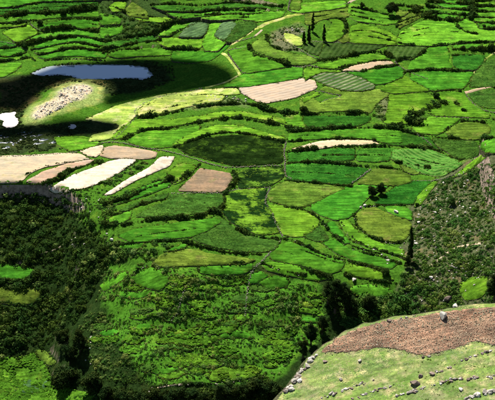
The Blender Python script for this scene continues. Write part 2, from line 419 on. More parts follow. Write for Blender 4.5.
# ---------------------------------------------------------------- fields traced in photo pixels
FIELDS = """
lime 2,33 28,25 39,32 17,42
mid 38,27 50,24 70,20 100,22 100,27 84,28 68,25 54,27 43,30
mid 22,43 40,36 55,33 70,30 84,31 100,33 106,38 97,37 81,34 68,34 54,36 40,39 30,42
mid 30,49 45,43 56,40 70,38 82,38 97,41 105,45 99,45 85,41 73,40 58,43 46,46
mid 34,53 48,48.5 60,46 75,44 85,45 99,49 91,48 80,45 65,46.5 50,51 38,53
mid 38,58 50,55 66,51 80,50 91,51 108,53 105,57 91,56 76,55 58,56 46,58
mid 0,51 12,49 19,47 26,51 20,53 10,55 0,56
mid 0,58.5 12,57.5 22,55.5 28,54 31,56 14,60 0,63
deep 0,37 12,43 16,45 10,46 0,48
lime 0,67 14,64 22,63 15,70 4,76 0,77
mid 0,18 14,18 28,15.5 42,15.5 62,15 80,13 97,10.5 100,17 82,15.5 67,16 46,18 38,19 24,19 12,21 0,23
lime 0,26.5 12,24.5 25,22.5 27,23.5 14,26 0,29.5
deep 0,10 16,10 29,6 42,4 60,3 80,2 98,1 98,5 77,8 60,10 40,11 27,11 12,14 0,14
mid 0,-6 50,-8 100,-6 98,-1 60,0 40,0.5 26,2.5 14,6 0,6
lime 109,8 116,2 126,3 124,10 113,11
olive 126,10 132,3 146,12 149,18 128,15
lime 124,14 145,18 172,19 170,22 140,20
mid 100,14 112,16 122,19 120,23 100,24
mid 100,28.5 112,27 122,26 124,31 112,35 101,38
deep 103,44 118,42 134,39 152,36 158,39 136,41.5 118,45.5 104,48
mid 108,56 120,51 140,50 156,49 170,51 172,54 140,55 120,57
lime 156,41 166,38 178,39 196,39 206,40 203,45 198,48 180,47 166,46 160,43
lime 158,36 168,29 182,24 194,20 196,22 182,29 168,35
blue 178,36 185,30 193,22 209,19 206,32 200,36
lime 207,36 210,27 214,21 222,22 215,34 216,40 226,42 218,50 205,50 203,44
blue 215,35 222,24 231,21 236,24 230,33 224,40
crop 232,33 238,24 252,20 257,25 246,34 234,41 226,41
mid 172,52 200,52 216,52 226,46 230,45 220,53 210,60 190,62 172,60
deep 150,7 175,6 200,8.5 214,6.5 230,3.5 250,3.5 272,7 286,8.5 268,7 248,6 230,7 212,8 198,10 165,10
mid 165,14 200,15 212,13 230,11.5 250,11 267,11.5 262,12 247,12.5 228,12.5 200,16 180,18
lime 200,19 214,17.5 228,16 247,16 266,13 286,12 282,16 262,21 240,18 226,19 210,19
olive 293,0 291,9 300,10 300,-4 294,-5
lime 300,4 346,2 346,6 328,9 300,12 291,12
mid 228,51 249,45 252,51 266,58 289,66 243,73
mid 223,87 245,74 278,68 303,68 302,77 278,81 245,86
beige 237,87 272,82 305,79 315,82 317,87 295,97 262,103 243,93
olive 262,37 268,34 267,42 274,50 290,54 310,57 317,61 308,64 292,64 278,58 264,54 254,49 252,44 258,41
pale 284,34 292,35 303,40 302,44.5 293,45 285,40
olive 305,13 320,12 338,8 348,9 352,14 345,17 330,17 318,20 312,24 306,24
lime 328,18 340,18 345,22 346,30 341,37 333,41 326,41 328,32 334,25
olive 336,39 345,32 349,28 349,41 342,42
mid 350,4 362,7 372,12 388,16 400,17 400,22 385,24 372,22 356,20 348,15
lime 350,28 361,24 387,32 400,40 397,44 349,42
dark 302,48 312,41 324,42 318,55 310,52
dark 327,43 353,43 390,45 371,50 345,55 322,58 320,56
dark 390,45.5 400,46.5 412,47 426,48 421,52 412,58 398,59 393,55 386,51
lime 314,66 330,64 350,57 368,54 385,57 388,58.5 372,60 352,64 340,68 322,67
tan 341,70 352,67 371,63 389,61 395,63 377,66 361,70
stripe 312,77 322,72 342,72 360,77 375,85 374,88 360,90 342,89 326,84 318,80
mid 344,72 362,72 385,68 400,67 404,72 402,76 388,82 376,84 364,77 352,73
lime 318,69 336,70 343,71 322,71 312,75 306,80 304,70
mid 440,0 472,-2 473,3 445,2
mid 432,4 460,5.5 473,6 472,9 445,6.5
mid 430,10 445,9 470,11.5 469,14 445,12 425,11
mid 424,14 445,14.5 466,16.5 461,19 445,17.5 428,16
lime 475,2.5 497,2.5 497,5.5 475,5
mid 475,7.5 497,8 497,11 474,10
mid 474,13 497,13.5 497,17 474,15.5
lime 474,18 497,20 497,23 474,20.5
mid 476,23.5 497,25.5 497,29 480,28
lime 397,44 398,38 401,33 412,27 425,21 440,22 452,23 460,22 465,20 475,24 480,31 497,33 497,39 470,41 450,43 430,45 410,44
olive 398,20 412,14 421,13 420,17 408,23 399,28
olive 396,10 409,12.5 404,15 397,17
mid 430,48 447,47 449,56 448,62 453,67 440,68 430,67.5 407,69 412,62 420,57
deep 453,56 470,55 485,56 482,62 476,69 460,68.5 454,66
lime 483,45 497,44 497,49 484,48.5
mid 453,46.5 470,45 482,45 482,48 468,48 453,48
crop 497,57 487,60 480,68 472,78 470,86 482,86 497,84
mid 412,73 425,71 440,71.5 455,73 474,73 468,81 463,88 450,88 432,90 418,82 410,78
lime 395,74 402,75 409,79 418,83 430,91 415,91 394,93 380,90 390,83
olive 302,110 300,100 312,98 320,104 330,100 344,96 330,92 320,89 325,87 343,91 362,92 378,90 392,93 384,97 376,103 371,112 358,110 330,110.5 310,112
lime 300,99 312,97 318,92 320,94 312,97 304,102
deep 304,116 322,117 345,117 372,117.5 368,121 358,125 330,126 310,128 303,122
lime 287,115 298,115 301,119 305,127 298,127 286,122
mid 289,134 325,131 355,130 380,130 400,131 402,142 385,142 375,139 360,137 340,136.5 320,138 288,140
tan 290,149 315,143 330,141 350,141 372,141.5 380,143 360,144 335,145 318,148
deep 288,153.5 318,151 340,149 355,150 354,159 340,160 310,161 288,161
deep 357,150 375,149 396,149 388,160 372,161 357,160
lime 390,95 395,94 419,92 431,96 438,101 431,107 421,110 417,117 407,123 395,125 384,122 388,110
lime 431,94 447,92 464,94 476,104 491,118 470,116 436,115 428,113 441,106 444,101 437,96
crop 470,94 482,91 497,88 497,108 487,107 478,104 473,101
lime 431,117 462,118.5 452,124 443,131 437,134 419,132 411,129
olive 446,133 455,126 465,123 485,124 490,128 488,136 480,138 470,139 455,137
deep 387,132 410,134.5 418,138 427,144 428,146.5 410,145 387,144
grid 394,150 430,150 445,156 457,161 462,164 452,170 440,176 420,172 404,164 390,158
crop 432,139 455,141 475,142 479,148 478,155 466,158 456,157 446,150 437,145
deep 418,137 428,137.5 436,145 444,150 434,147.5 428,144
mid 482,143 492,139 497,140 497,150 486,152 481,148
deep 286,166 300,164 326,164.5 352,167 368,169 355,180 348,184 325,182 300,180 287,178.5
olive 374,169 398,171 410,176 411,181 400,184 375,184 357,183 370,174
olive 400,165 414,168 425,171 415,174 404,170
olive 285,182 300,183 330,186 345,188 330,194 312,203 300,206 285,204 270,200 268,195 275,187
mid 347,187 360,186 375,185 388,186 370,195 362,203 355,212 348,217 335,219 322,215 312,209 312,204 330,195
deep 374,203 385,195 398,186 413,181.5 432,182 425,189 416,199 413,203 395,203
lime 434,182 438,181 430,190 421,203 415,207 416,199 426,189
lime 452,178 462,171 470,164 480,157 486,150 489,153 480,161 470,168 460,175
olive 356,215 365,209.5 375,208 383,212 395,217 405,219.5 411,224 409,234 404,239 395,241 380,238.5 368,233.5 359,226
mid 385,207 405,207 412,213 411,220 405,217 397,215 388,211
lime 268,205 285,206.5 300,210 312,215 319,221 318,224 312,230 304,235 292,236 282,233 276,222
crop 303,236 310,228 318,226 325,233 328,240 316,240
mid 325,223 333,222 342,234 350,243 344,243 335,235
lime 340,221 346,219 353,228 360,234 372,241 390,247 405,251 403,255 385,251 366,245 352,239 345,231
mid 345,247 360,253 380,257 398,263 392,268 372,264 352,259 336,252 322,242 330,238 338,242
mid 292,243 300,246 320,254 345,262 340,270 330,273 320,270 300,264 272,259 270,252 280,245
lime 345,264 370,269 385,275 395,279 380,279.5 360,276 345,272
mid 352,287 370,285 388,289 395,292 385,296 360,295 350,291
lime 272,262 300,267 318,273 330,278 318,280 296,276 268,270 262,265
white 104,196 126,181 150,168 160,158 175,157 169,165 136,179 112,193
white 49,190 60,183 75,175 95,168 110,162 125,159 137,160 130,164 115,174 100,182 85,187 65,191.5 55,192
pink 26,182 44,172 66,165 85,161 95,160 88,163 70,169 55,176 42,182 35,183.5
cream 0,158 30,156 60,154 80,154.5 90,158 70,161.5 45,166 30,172 23,179 15,182 0,183
pink 100,155 105,148 115,146.5 140,149.5 157,153 155,157 140,158.5 125,157 110,157.5
cream 80,151.5 92,148 103,146 101,152 96,156 88,155
brown 200,169 212,171 230,174 232,178 227,187 222,191 200,191 178,190 187,183 195,175
crop 172,194 190,195 222,194 223,200 220,206 205,211 185,214 160,216 135,216 150,208 165,203
crop 118,212 135,204 150,199 170,193 165,197.5 150,200.5 137,204 125,210
mid 110,203 125,196.5 140,189 160,182 172,180 170,185 150,193 130,199 114,204
mid 106,220 114,217 122,214 132,212 130,217 122,222 110,223
lime 168,175 176,166 184,164 196,166 190,174 182,180 174,184
mid 118,236 134,230 160,226 180,223 200,221 215,218 221,221 205,231 190,236 170,238 150,240 130,241
wet 177,147 195,140 232,136 262,137 281,143 283,162 255,164 235,165 215,160 185,152.5
lime 200,131 216,126 236,126 257,131 277,137 286,138 284,140 267,137 250,132.5 230,130.5 212,132.5 200,136 190,140 182,143 172,146 184,138
lime 110,139 122,128 136,120 166,121 200,117 218,113 240,112 258,115 275,118 299,123 299,127 280,122 262,118.5 240,115 220,117 200,120 170,126 146,128 127,137
lime 125,140 140,134 150,131.5 170,131.5 190,129 200,126 199,130 185,137 172,146 150,147.5 135,144
pale 85,120 103,113 115,107 140,100.5 165,95 200,91 225,89 236,89 241,93 230,94 210,93 180,95 157,99 143,106 136,114 125,125 115,136 105,139 88,141 92,136 105,133 118,130 120,124 100,121
lime 54,138 68,137 85,137.5 95,140 100,143 81,149 69,150 58,144
pale 139,116 138,111 146,105 158,99.5 180,96 205,95 225,96 222,100 196,104 175,109 158,114 148,116
wetdark 238,172 260,168.5 283,167.5 284,176 270,185 252,187 239,188
wetmix 226,194 240,190 267,188 265,202 271,212 277,226 278,232 260,234 244,229 231,221 222,211 226,202
crop 192,238 205,233 218,221 224,219 231,227 244,235 262,240 281,241 274,249 262,251 240,250 215,246 197,241
olive 152,260 165,254 177,250 198,250 206,254 240,258 256,260.5 245,262.5 200,264.5 160,266
mid 200,266.5 230,265 253,264 251,269 243,273 215,274 200,272
mid 130,278 150,268 163,272 170,280 160,290 140,285
mid 165,252 180,246 190,243 184,247 176,249
mixed 150,296 165,292 174,300 170,308 158,306
mid 258,282 275,276 290,280 286,286 268,288
mid 245,283 250,276 262,272 268,275 258,282
mixed 160,340 180,335 205,337 222,338 210,343 185,344
mixed 204,330 222,324 240,324 232,331 212,333
mixed 205,350 222,346 240,349 230,354 212,354
mixed 172,358 190,354 208,357 198,363 180,364
mixed 205,375 222,368 248,365 262,369 255,376 230,379 212,380
mixed 260,333 280,328 297,331 290,337 270,338
mixed 262,355 280,349 292,353 284,360 268,361
mid -2,265 10,265 28,267 36,272 25,278 -2,277
olive -2,290 15,288 40,288 38,300 25,304 -2,298
mixed -2,357 25,358 32,352 45,365 50,378 75,391 95,394 104,404 -2,406
blue 12,386 22,381 36,379 50,381 48,389 32,392 16,391
olive 36,350 44,351 56,363 50,365 40,358
lime 461,284 470,278 487,277 488,288 480,297 466,300 460,292
mid 120,247 128,241 144,243 140,248 126,250
lime 100,286 112,280 124,272 128,273 118,282 104,291
""".strip().splitlines()

# the old terraces of the lower hillside: slim grassy ledges between the shrub banks
_r = np.random.default_rng(4)
_hs = P("118,268 200,274 245,282 325,292 322,325 296,348 272,372 205,378 150,378 112,360 100,330 112,296")
for _v in np.arange(280, 378, 7.5):
    for _u in np.arange(104, 325, 34):
        cu_, cv_ = _u + _r.uniform(-10, 10), _v + _r.uniform(-2.5, 2.5)
        a_, h_ = _r.uniform(7, 17), _r.uniform(1.4, 3.0)
        if _r.random() < .22 or not inpoly(np.array([cu_]), np.array([cv_]), _hs)[0]:
            continue
        if any(inpoly(np.array([cu_]), np.array([cv_]), P(l.split(' ', 1)[1]))[0] for l in FIELDS):
            continue
        t_ = np.linspace(0, 2 * math.pi, 12, endpoint=False)
        bend = _r.uniform(-.12, .12)
        FIELDS.append(_r.choice(['mid', 'crop', 'mixed', 'mixed', 'mixed']) + ' ' + ' '.join('%.1f,%.1f' % (cu_ + a_ * math.cos(q) * _r.uniform(.8, 1.1), cv_ + h_ * math.sin(q) * _r.uniform(.7, 1.2) + bend * a_ * math.cos(q) + .012 * a_ * a_ * math.cos(q) ** 2 * np.sign(bend)) for q in t_))

for _k, _v in enumerate(np.arange(-5, -40, -6.0)):
    _u = -60 + _r.uniform(0, 20)
    while _u < 560:
        l_ = _r.uniform(35, 80); a_, b_2 = _v - 2.4 + _r.uniform(-.6, .6), _v + 2.2 + _r.uniform(-.6, .6)
        d_ = _r.uniform(-2, 2)
        FIELDS.append('%s %.1f,%.1f %.1f,%.1f %.1f,%.1f %.1f,%.1f %.1f,%.1f %.1f,%.1f' % (_r.choice(['mid', 'mid', 'deep', 'lime', 'olive']), _u + .6, a_, _u + l_ / 2, a_ + d_ * .5, _u + l_, a_, _u + l_ - 1, b_2, _u + l_ / 2, b_2 + d_ * .5, _u + 1, b_2))
        _u += l_ + _r.uniform(1, 3)

GX = np.concatenate([-200 - np.array([1300, 800, 500, 300, 180, 110, 70, 40, 20, 8.]), np.arange(-200, 200.1, 1.25),
                     200 + np.array([8, 20, 40, 70, 110, 180, 300, 500, 800, 1300.])])
GY = np.concatenate([np.array([-200, 0, 150, 250, 330, 390, 430, 455, 468.]), np.arange(475, 1010.1, 1.25),
                     1010 + np.array([4, 12, 25, 45, 80, 140, 250, 420, 700, 1200, 2000.])])
gx, gy = np.meshgrid(GX, GY)
Tg = T_exact(gx, gy)
Gz = Tg.copy()


def T(x, y):
    return on_grid(Tg, x, y)


def on_grid(A, x, y):
    x = np.asarray(x, float); y = np.asarray(y, float)
    i = np.clip(np.searchsorted(GX, x) - 1, 0, len(GX) - 2); j = np.clip(np.searchsorted(GY, y) - 1, 0, len(GY) - 2)
    fx = np.clip((x - GX[i]) / (GX[i + 1] - GX[i]), 0, 1); fy = np.clip((y - GY[j]) / (GY[j + 1] - GY[j]), 0, 1)
    return (A[j, i] * (1 - fx) + A[j, i + 1] * fx) * (1 - fy) + (A[j + 1, i] * (1 - fx) + A[j + 1, i + 1] * fx) * fy


def Gf(x, y):
    """height of the finished ground (terraces cut in)"""
    return on_grid(Gz, x, y)


field_px = []          # (type, pixel polygon)


def cut(poly, zfun, drop, grow=1.4):
    x0, y0 = poly.min(0) - 3; x1, y1 = poly.max(0) + 3
    ii = np.where((GX > x0) & (GX < x1))[0]; jj = np.where((GY > y0) & (GY < y1))[0]
    if not len(ii) or not len(jj):
        return
    sx, sy = gx[np.ix_(jj, ii)], gy[np.ix_(jj, ii)]
    m = np.zeros(sx.shape, bool)
    for ox, oy in ((0, 0), (grow, 0), (-grow, 0), (0, grow), (0, -grow), (grow * .7, grow * .7), (-grow * .7, grow * .7), (grow * .7, -grow * .7), (-grow * .7, -grow * .7)):
        m |= inpoly(sx + ox, sy + oy, poly)
    sub = Gz[np.ix_(jj, ii)]
    Gz[np.ix_(jj, ii)] = np.where(m, np.minimum(sub, zfun(sx, sy) - drop), sub)


def patch_mesh(name, poly, zfun, step, mats, skirt=2.6, jag=.06):
    """a sheet with an even fill of vertices inside an outline, with banks down its rim"""
    n = len(poly)
    x0, y0 = poly.min(0); x1, y1 = poly.max(0)
    xs = np.arange(x0 + step / 2, x1, step); ys = np.arange(y0 + step / 2, y1, step)
    ax, ay = np.meshgrid(xs, ys)
    ax = ax + rng.uniform(-.3, .3, ax.shape) * step; ay = ay + rng.uniform(-.3, .3, ay.shape) * step
    k = inpoly(ax, ay, poly)
    pts = np.vstack([poly, np.stack([ax[k], ay[k]], 1)])
    v, e, f, *_ = delaunay_2d_cdt([Vector(p) for p in pts], [], [list(range(n))], 1, 1e-5)
    v = np.array([(a.x, a.y) for a in v])
    F = [tuple(t) for t in f if len(t) == 3]
    z = zfun(v[:, 0], v[:, 1]) + jag * fbm(v[:, 0] / 3, v[:, 1] / 3, 21, 3)
    V = np.column_stack([v, z])
    F = np.array(F)
    # banks along every rim edge
    ed = {}
    for t in F:
        for a, b in ((t[0], t[1]), (t[1], t[2]), (t[2], t[0])):
            ed[(a, b)] = 1
    rim = [(a, b) for (a, b) in ed if (b, a) not in ed]
    c = v.mean(0)
    low = {}
    VV = [V]; nv = len(V)
    for a, b in rim:
        for q in (a, b):
            if q not in low:
                low[q] = nv; nv += 1
                d = V[q, :2] - c; d = d / (np.linalg.norm(d) + 1e-6)
                VV.append(np.array([[V[q, 0] + d[0] * .35, V[q, 1] + d[1] * .35, V[q, 2] - skirt]]))
    SF = []
    for a, b in rim:
        SF += [(b, a, low[a]), (b, low[a], low[b])]
    V = np.vstack(VV)
    mi = np.concatenate([np.zeros(len(F), int), np.ones(len(SF), int)])
    return tri_mesh(name, V, np.vstack([F, np.array(SF)]), mats, mi, smooth=False), V, F


def outline(px, wob=.45, seed=0, it=1, grow=0.0):
    p = P(px)
    if grow:                                                  # neighbours meet at their hedges
        a = .5 * np.sum(p[:, 0] * np.roll(p[:, 1], -1) - np.roll(p[:, 0], -1) * p[:, 1])
        t = np.roll(p, -1, 0) - np.roll(p, 1, 0)
        t /= np.linalg.norm(t, axis=1)[:, None] + 1e-6
        p = p + np.stack([t[:, 1], -t[:, 0]], 1) * grow * (1 if a > 0 else -1)
    p = chaikin(p, True, it, .10)
    p = resample(p, 1.6, True)
    s = np.arange(len(p))
    p[:, 0] += wob * 1.6 * vnoise(s * .6, s * 0 + seed, seed); p[:, 1] += wob * vnoise(s * .6 + 50, s * 0 + seed, seed + 9)
    return p


def level_field(px, keep=.35, seed=0):
    p = outline(px, seed=seed, grow=1.15)
    cu, cv = P(px).mean(0)
    keep = .52 if cv < 62 else .62 if cv < 262 else .92
    if cu > 425 and cv > 150:
        keep = .9
    if cu < 50 and 255 < cv < 310:
        keep = .45
    vext = np.ptp(P(px)[:, 1])
    keep = 1 - (1 - keep) * min(1, 7 / vext)
    w = cast(p, T)
    zc = float(np.mean(T(w[:, 0], w[:, 1])))
    zf = lambda x, y: zc + keep * (T(x, y) - zc)
    w = cast(p, zf)
    return w, zf


jobs = []
for i, line in enumerate(FIELDS):
    ty, pts = line.split(' ', 1)
    p = run_on(pts)
    field_px.append((ty, p))
    w, zf = level_field(p, seed=i)
    jobs.append((ty, w, zf))

# pond and the two white mud flats
POND = P("30,74 37,70.5 44,67.5 52,66 66,65 84,64.5 100,64.5 115,64.5 130,65 141,66 148,67.5 149,70 152,73 154,75 150,78 143,80 141,81 138,79 128,78.5 112,79 98,80 85,80.5 78,79.5 72,77 62,75.5 46,76 36,75.5")
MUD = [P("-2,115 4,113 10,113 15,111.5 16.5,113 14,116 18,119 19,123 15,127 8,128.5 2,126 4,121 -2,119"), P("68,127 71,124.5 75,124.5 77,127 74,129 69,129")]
def flat_water(px, dz):
    p = outline(px, .3, 3, 1)
    w = cast(p, T)
    z = float(T(w[:, 0], w[:, 1]).min()) - dz
    zf = lambda x, y: np.full(np.shape(x), z)
    return cast(p, zf), zf
pond_w, pond_z = flat_water(POND, .15)
for ty, w, zf in jobs:
    cut(w, zf, .35)
cut(pond_w, pond_z, .6, 1.0)

# ---------------------------------------------------------------- ground sheet
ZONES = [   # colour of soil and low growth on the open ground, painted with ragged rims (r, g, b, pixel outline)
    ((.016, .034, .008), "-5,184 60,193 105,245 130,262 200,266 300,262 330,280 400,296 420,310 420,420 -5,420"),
    ((.056, .165, .014), "105,262 200,268 260,272 320,285 330,330 280,380 150,385 110,330"),
    ((.070, .082, .038), "410,182 440,178 470,160 500,140 500,310 425,316 395,290 410,262 404,245 412,225"),
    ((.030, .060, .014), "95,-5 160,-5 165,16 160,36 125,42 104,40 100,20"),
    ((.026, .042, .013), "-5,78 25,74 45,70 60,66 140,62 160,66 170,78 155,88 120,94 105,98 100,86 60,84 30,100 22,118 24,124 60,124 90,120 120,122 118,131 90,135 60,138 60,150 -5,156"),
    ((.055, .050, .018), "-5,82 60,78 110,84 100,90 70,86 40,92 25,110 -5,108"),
    ((.190, .250, .070), "24,118 28,108 45,98 60,86 78,82 92,84 105,88 103,98 96,104 80,110 60,116 42,124 26,124"),
    ((.400, .350, .250), "33,113 42,106 52,98 62,89 74,85 88,85 92,92 84,98 70,103 58,110 44,118 35,119"),
    ((.095, .130, .045), "165,104 200,96 235,96 250,104 232,104 200,107 180,112"),
    ((.110, .120, .060), "268,33 284,26 300,24 306,30 300,34 286,34 290,44 305,52 296,52 280,50 270,44"),
    ((.100, .120, .050), "376,98 392,94 390,108 384,120 376,118 374,108"),
]
gcol = np.tile(np.array([.044, .120, .011]), (gx.size, 1))
fl = (W0 / 2) / math.tan(HFOV / 2)


def to_px(x, y, z):
    dx, dy, dz = x, y, z - CAM_Z
    cp, sp = math.cos(PITCH), math.sin(PITCH)
    fw = dy * cp - dz * sp; up = dy * sp + dz * cp
    fw = np.maximum(fw, 1)
    return W0 / 2 + fl * dx / fw, H0 / 2 - fl * up / fw


gu, gv = to_px(gx.ravel(), gy.ravel(), Tg.ravel())
acc = 0
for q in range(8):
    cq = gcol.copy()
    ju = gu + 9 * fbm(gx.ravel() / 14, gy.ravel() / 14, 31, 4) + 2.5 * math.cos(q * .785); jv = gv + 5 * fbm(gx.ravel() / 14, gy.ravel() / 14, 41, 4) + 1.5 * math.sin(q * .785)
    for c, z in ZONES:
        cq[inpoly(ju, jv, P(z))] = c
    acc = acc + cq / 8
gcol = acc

gi = np.arange(gx.size).reshape(gx.shape)
gF = np.stack([gi[:-1, :-1].ravel(), gi[:-1, 1:].ravel(), gi[1:, 1:].ravel(), gi[1:, :-1].ravel()], 1)
gm, nt, b = nodes('open_ground')
at = N(nt, 'ShaderNodeAttribute', attribute_name='soil')
geo = N(nt, 'ShaderNodeNewGeometry')
pos = geo.outputs['Position']
cl = noise(nt, pos, .8, 7, .8)
col = mix(nt, 1.0, at.outputs['Color'], ramp(nt, cl, .32, .68, (.25, .28, .25, 1), (1.7, 1.65, 1.6, 1)), 'MULTIPLY')
col = mix(nt, ramp(nt, noise(nt, pos, .12, 5, .65), .52, .68), col, mix(nt, 1.0, col, (1.9, 1.35, 1.4), 'MULTIPLY'))
sep = N(nt, 'ShaderNodeSeparateXYZ'); nt.links.new(geo.outputs['True Normal'], sep.inputs[0])
rk = mix(nt, ramp(nt, noise(nt, pos, .5, 6, .7), .35, .65), (.13, .095, .072), (.38, .29, .225))
col = mix(nt, ramp(nt, sep.outputs['Z'], .45, .60, (1, 1, 1, 1), (0, 0, 0, 1)), col, rk)
nt.links.new(col, b.inputs['Base Color'])
bump(nt, b, cl, 1.0, .6)
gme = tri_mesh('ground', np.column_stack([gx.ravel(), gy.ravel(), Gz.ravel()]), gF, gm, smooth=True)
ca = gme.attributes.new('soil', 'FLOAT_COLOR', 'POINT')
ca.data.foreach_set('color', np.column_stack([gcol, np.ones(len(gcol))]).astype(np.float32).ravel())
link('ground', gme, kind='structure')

# ---------------------------------------------------------------- leaves, blobs, hedges
def leaf_blob(r, n, leaf, core=.72, flat=1.0):
    """a clump of triangular leaf sprays about a small dark core, unit radius"""
    d = r.normal(size=(n, 3)); d /= np.linalg.norm(d, axis=1)[:, None]
    d[:, 2] = np.abs(d[:, 2]) * 1.0 - .25 * (r.random(n) < .4)
    rad = r.uniform(.62, 1.08, n)[:, None]
    c = d * rad
    a = r.normal(size=(n, 3)); a -= (a * d).sum(1)[:, None] * d * .6; a /= np.linalg.norm(a, axis=1)[:, None]
    bb = np.cross(d, a); bb /= np.linalg.norm(bb, axis=1)[:, None] + 1e-6
    s = leaf * r.uniform(.6, 1.4, n)[:, None]
    V = np.stack([c + a * s, c - a * s * .6 + bb * s * .8, c - a * s * .5 - bb * s * .8 + d * s * .3], 1).reshape(-1, 3)
    F = np.arange(3 * n).reshape(-1, 3)
    sh = np.clip(r.normal(.45, .25, n), 0, 1)
    # core: a jittered octahedron-based ball
    o = np.array([[1, 0, 0], [0, 1, 0], [-1, 0, 0], [0, -1, 0], [0, 0, 1], [0, 0, -.6]], float) * core * r.uniform(.8, 1.1, (6, 1))
    cf = np.array([[0, 1, 4], [1, 2, 4], [2, 3, 4], [3, 0, 4], [1, 0, 5], [2, 1, 5], [3, 2, 5], [0, 3, 5]]) + len(V)
    V = np.vstack([V, o]); F = np.vstack([F, cf]); sh = np.concatenate([sh, np.full(8, .15)])
    V[:, 2] *= flat
    return V, F, sh


rb = np.random.default_rng(21)
BLOBS = [leaf_blob(rb, 50, .26, .62) for _ in range(7)]
BIG = [leaf_blob(rb, 110, .20) for _ in range(6)]


def gather(items):
    """items: (proto, x, y, z, sx, sz, rot, tone) -> merged arrays"""
    Vs, Fs, Ss, n = [], [], [], 0
    for (V, F, S), x, y, z, sx, sz, rot, tone in items:
        c, s = math.cos(rot), math.sin(rot)
        q = np.empty_like(V)
        q[:, 0] = (V[:, 0] * c - V[:, 1] * s) * sx + x
        q[:, 1] = (V[:, 0] * s + V[:, 1] * c) * sx + y
        q[:, 2] = V[:, 2] * sz + z
        Vs.append(q); Fs.append(F + n); Ss.append(np.clip(S + tone, 0, 1.2)); n += len(V)
    return np.vstack(Vs), np.vstack(Fs), np.concatenate(Ss)


SPRIG = [leaf_blob(rb, 14, .45, .5) for _ in range(5)]
LEAF_V = leaf_mat('verge_leaves', (.020, .045, .008), (.110, .165, .026), .25)


# ---------------------------------------------------------------- fields, each a terrace of its own
TUFT = {'deep': (.7, .36), 'crop': (1.1, .5), 'grid': (.6, .36), 'dark': (.6, .34), 'blue': (.5, .3), 'wet': (.5, .34), 'wetmix': (.4, .34), 'wetdark': (.6, .42), 'mixed': (1.0, .7), 'olive': (.3, .3)}


def me_tufts(V, F, dens, hh):
    a, b_, c = V[F[:, 0]], V[F[:, 1]], V[F[:, 2]]
    ar = .5 * np.abs((b_[:, 0] - a[:, 0]) * (c[:, 1] - a[:, 1]) - (c[:, 0] - a[:, 0]) * (b_[:, 1] - a[:, 1]))
    n = int(ar.sum() * dens)
    if n < 3:
        return None
    i = rng.choice(len(F), n, p=ar / ar.sum())
    r1 = np.sqrt(rng.random(n))[:, None]; r2 = rng.random(n)[:, None]
    p = a[i] * (1 - r1) + b_[i] * r1 * (1 - r2) + c[i] * r1 * r2
    keepm = fbm(p[:, 0] / 5, p[:, 1] / 5, 77, 3) > -.15
    p = p[keepm]; n = len(p)
    out = []
    t0 = rng.uniform(0, 6.28, n); s_ = hh * rng.uniform(.6, 1.5, n)
    top = p + np.column_stack([rng.normal(0, .25, (n, 2)) * s_[:, None], s_ * .42])
    ring = [p + np.column_stack([np.cos(t0 + k * 1.571) * s_ * 1.25, np.sin(t0 + k * 1.571) * s_ * 1.25, -.06 + 0 * s_]) for k in range(4)]
    for k in range(4):
        out.append(np.stack([ring[k], ring[(k + 1) % 4], top], 1))
    V2 = np.concatenate(out).reshape(-1, 3)
    return V2, np.arange(len(V2)).reshape(-1, 3)



for ty, w, zf in jobs:
    me, fv, ff = patch_mesh(FNAME.get(ty, 'crop_field'), w, zf, 2.6, [FM[ty], BANK])
    fo = link(FNAME.get(ty, 'crop_field'), me, kind='structure')
    rim = resample(w, .8, True)
    sel = rng.random(len(rim)) < .35 + .7 * vnoise(np.arange(len(rim)) / 6., np.arange(len(rim)) * 0., int(w[0, 1]) % 50)
    rim = rim[sel]
    if len(rim) > 4:
        rim = rim + rng.normal(0, .35, rim.shape)
        zr_ = zf(rim[:, 0], rim[:, 1])
        its = []
        for (x, y), z in zip(rim, zr_):
            r = rng.uniform(.22, .62)
            its.append((SPRIG[rng.integers(5)], x, y, z - .15, r * 1.3, r * rng.uniform(.6, 1.3), rng.uniform(0, 6.28), rng.normal(0, .25)))
        V, F, S = gather(its)
        link('verge_growth', tri_mesh('verge_growth', V, F, LEAF_V, shade=S), parent=fo, kind='stuff')
    if ty in TUFT:
        dens, hh = TUFT[ty]
        tv = me_tufts(fv, ff, dens, hh)
        if tv is not None:
            link('crop_plants' if ty in ('mid', 'deep', 'crop', 'grid', 'blue', 'stripe', 'dark') else 'grass_tufts', tri_mesh('tufts', tv[0], tv[1], FM[ty]), parent=fo, kind='stuff')

wm, nt, b = nodes('pond_water')
b.inputs['Base Color'].default_value = (.34, .38, .40, 1)
b.inputs['Roughness'].default_value = .12
b.inputs['Specular IOR Level'].default_value = .5
geo = N(nt, 'ShaderNodeNewGeometry').outputs['Position']
mp = N(nt, 'ShaderNodeMapping'); mp.inputs['Scale'].default_value = (.25, 1, 1); nt.links.new(geo, mp.inputs[0])
bump(nt, b, noise(nt, mp.outputs[0], .8, 4, .6), .35, .06)
me, _, _ = patch_mesh('pond', pond_w, pond_z, 4, [wm, BANK], skirt=.5, jag=0)
link('pond', me, kind='structure')
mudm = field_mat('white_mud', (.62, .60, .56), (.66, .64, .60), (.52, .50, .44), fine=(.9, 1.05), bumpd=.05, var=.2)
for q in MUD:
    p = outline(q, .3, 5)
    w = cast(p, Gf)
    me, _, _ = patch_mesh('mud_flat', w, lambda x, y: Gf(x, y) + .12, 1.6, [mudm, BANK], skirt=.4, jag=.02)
    link('mud_flat', me, kind='structure')

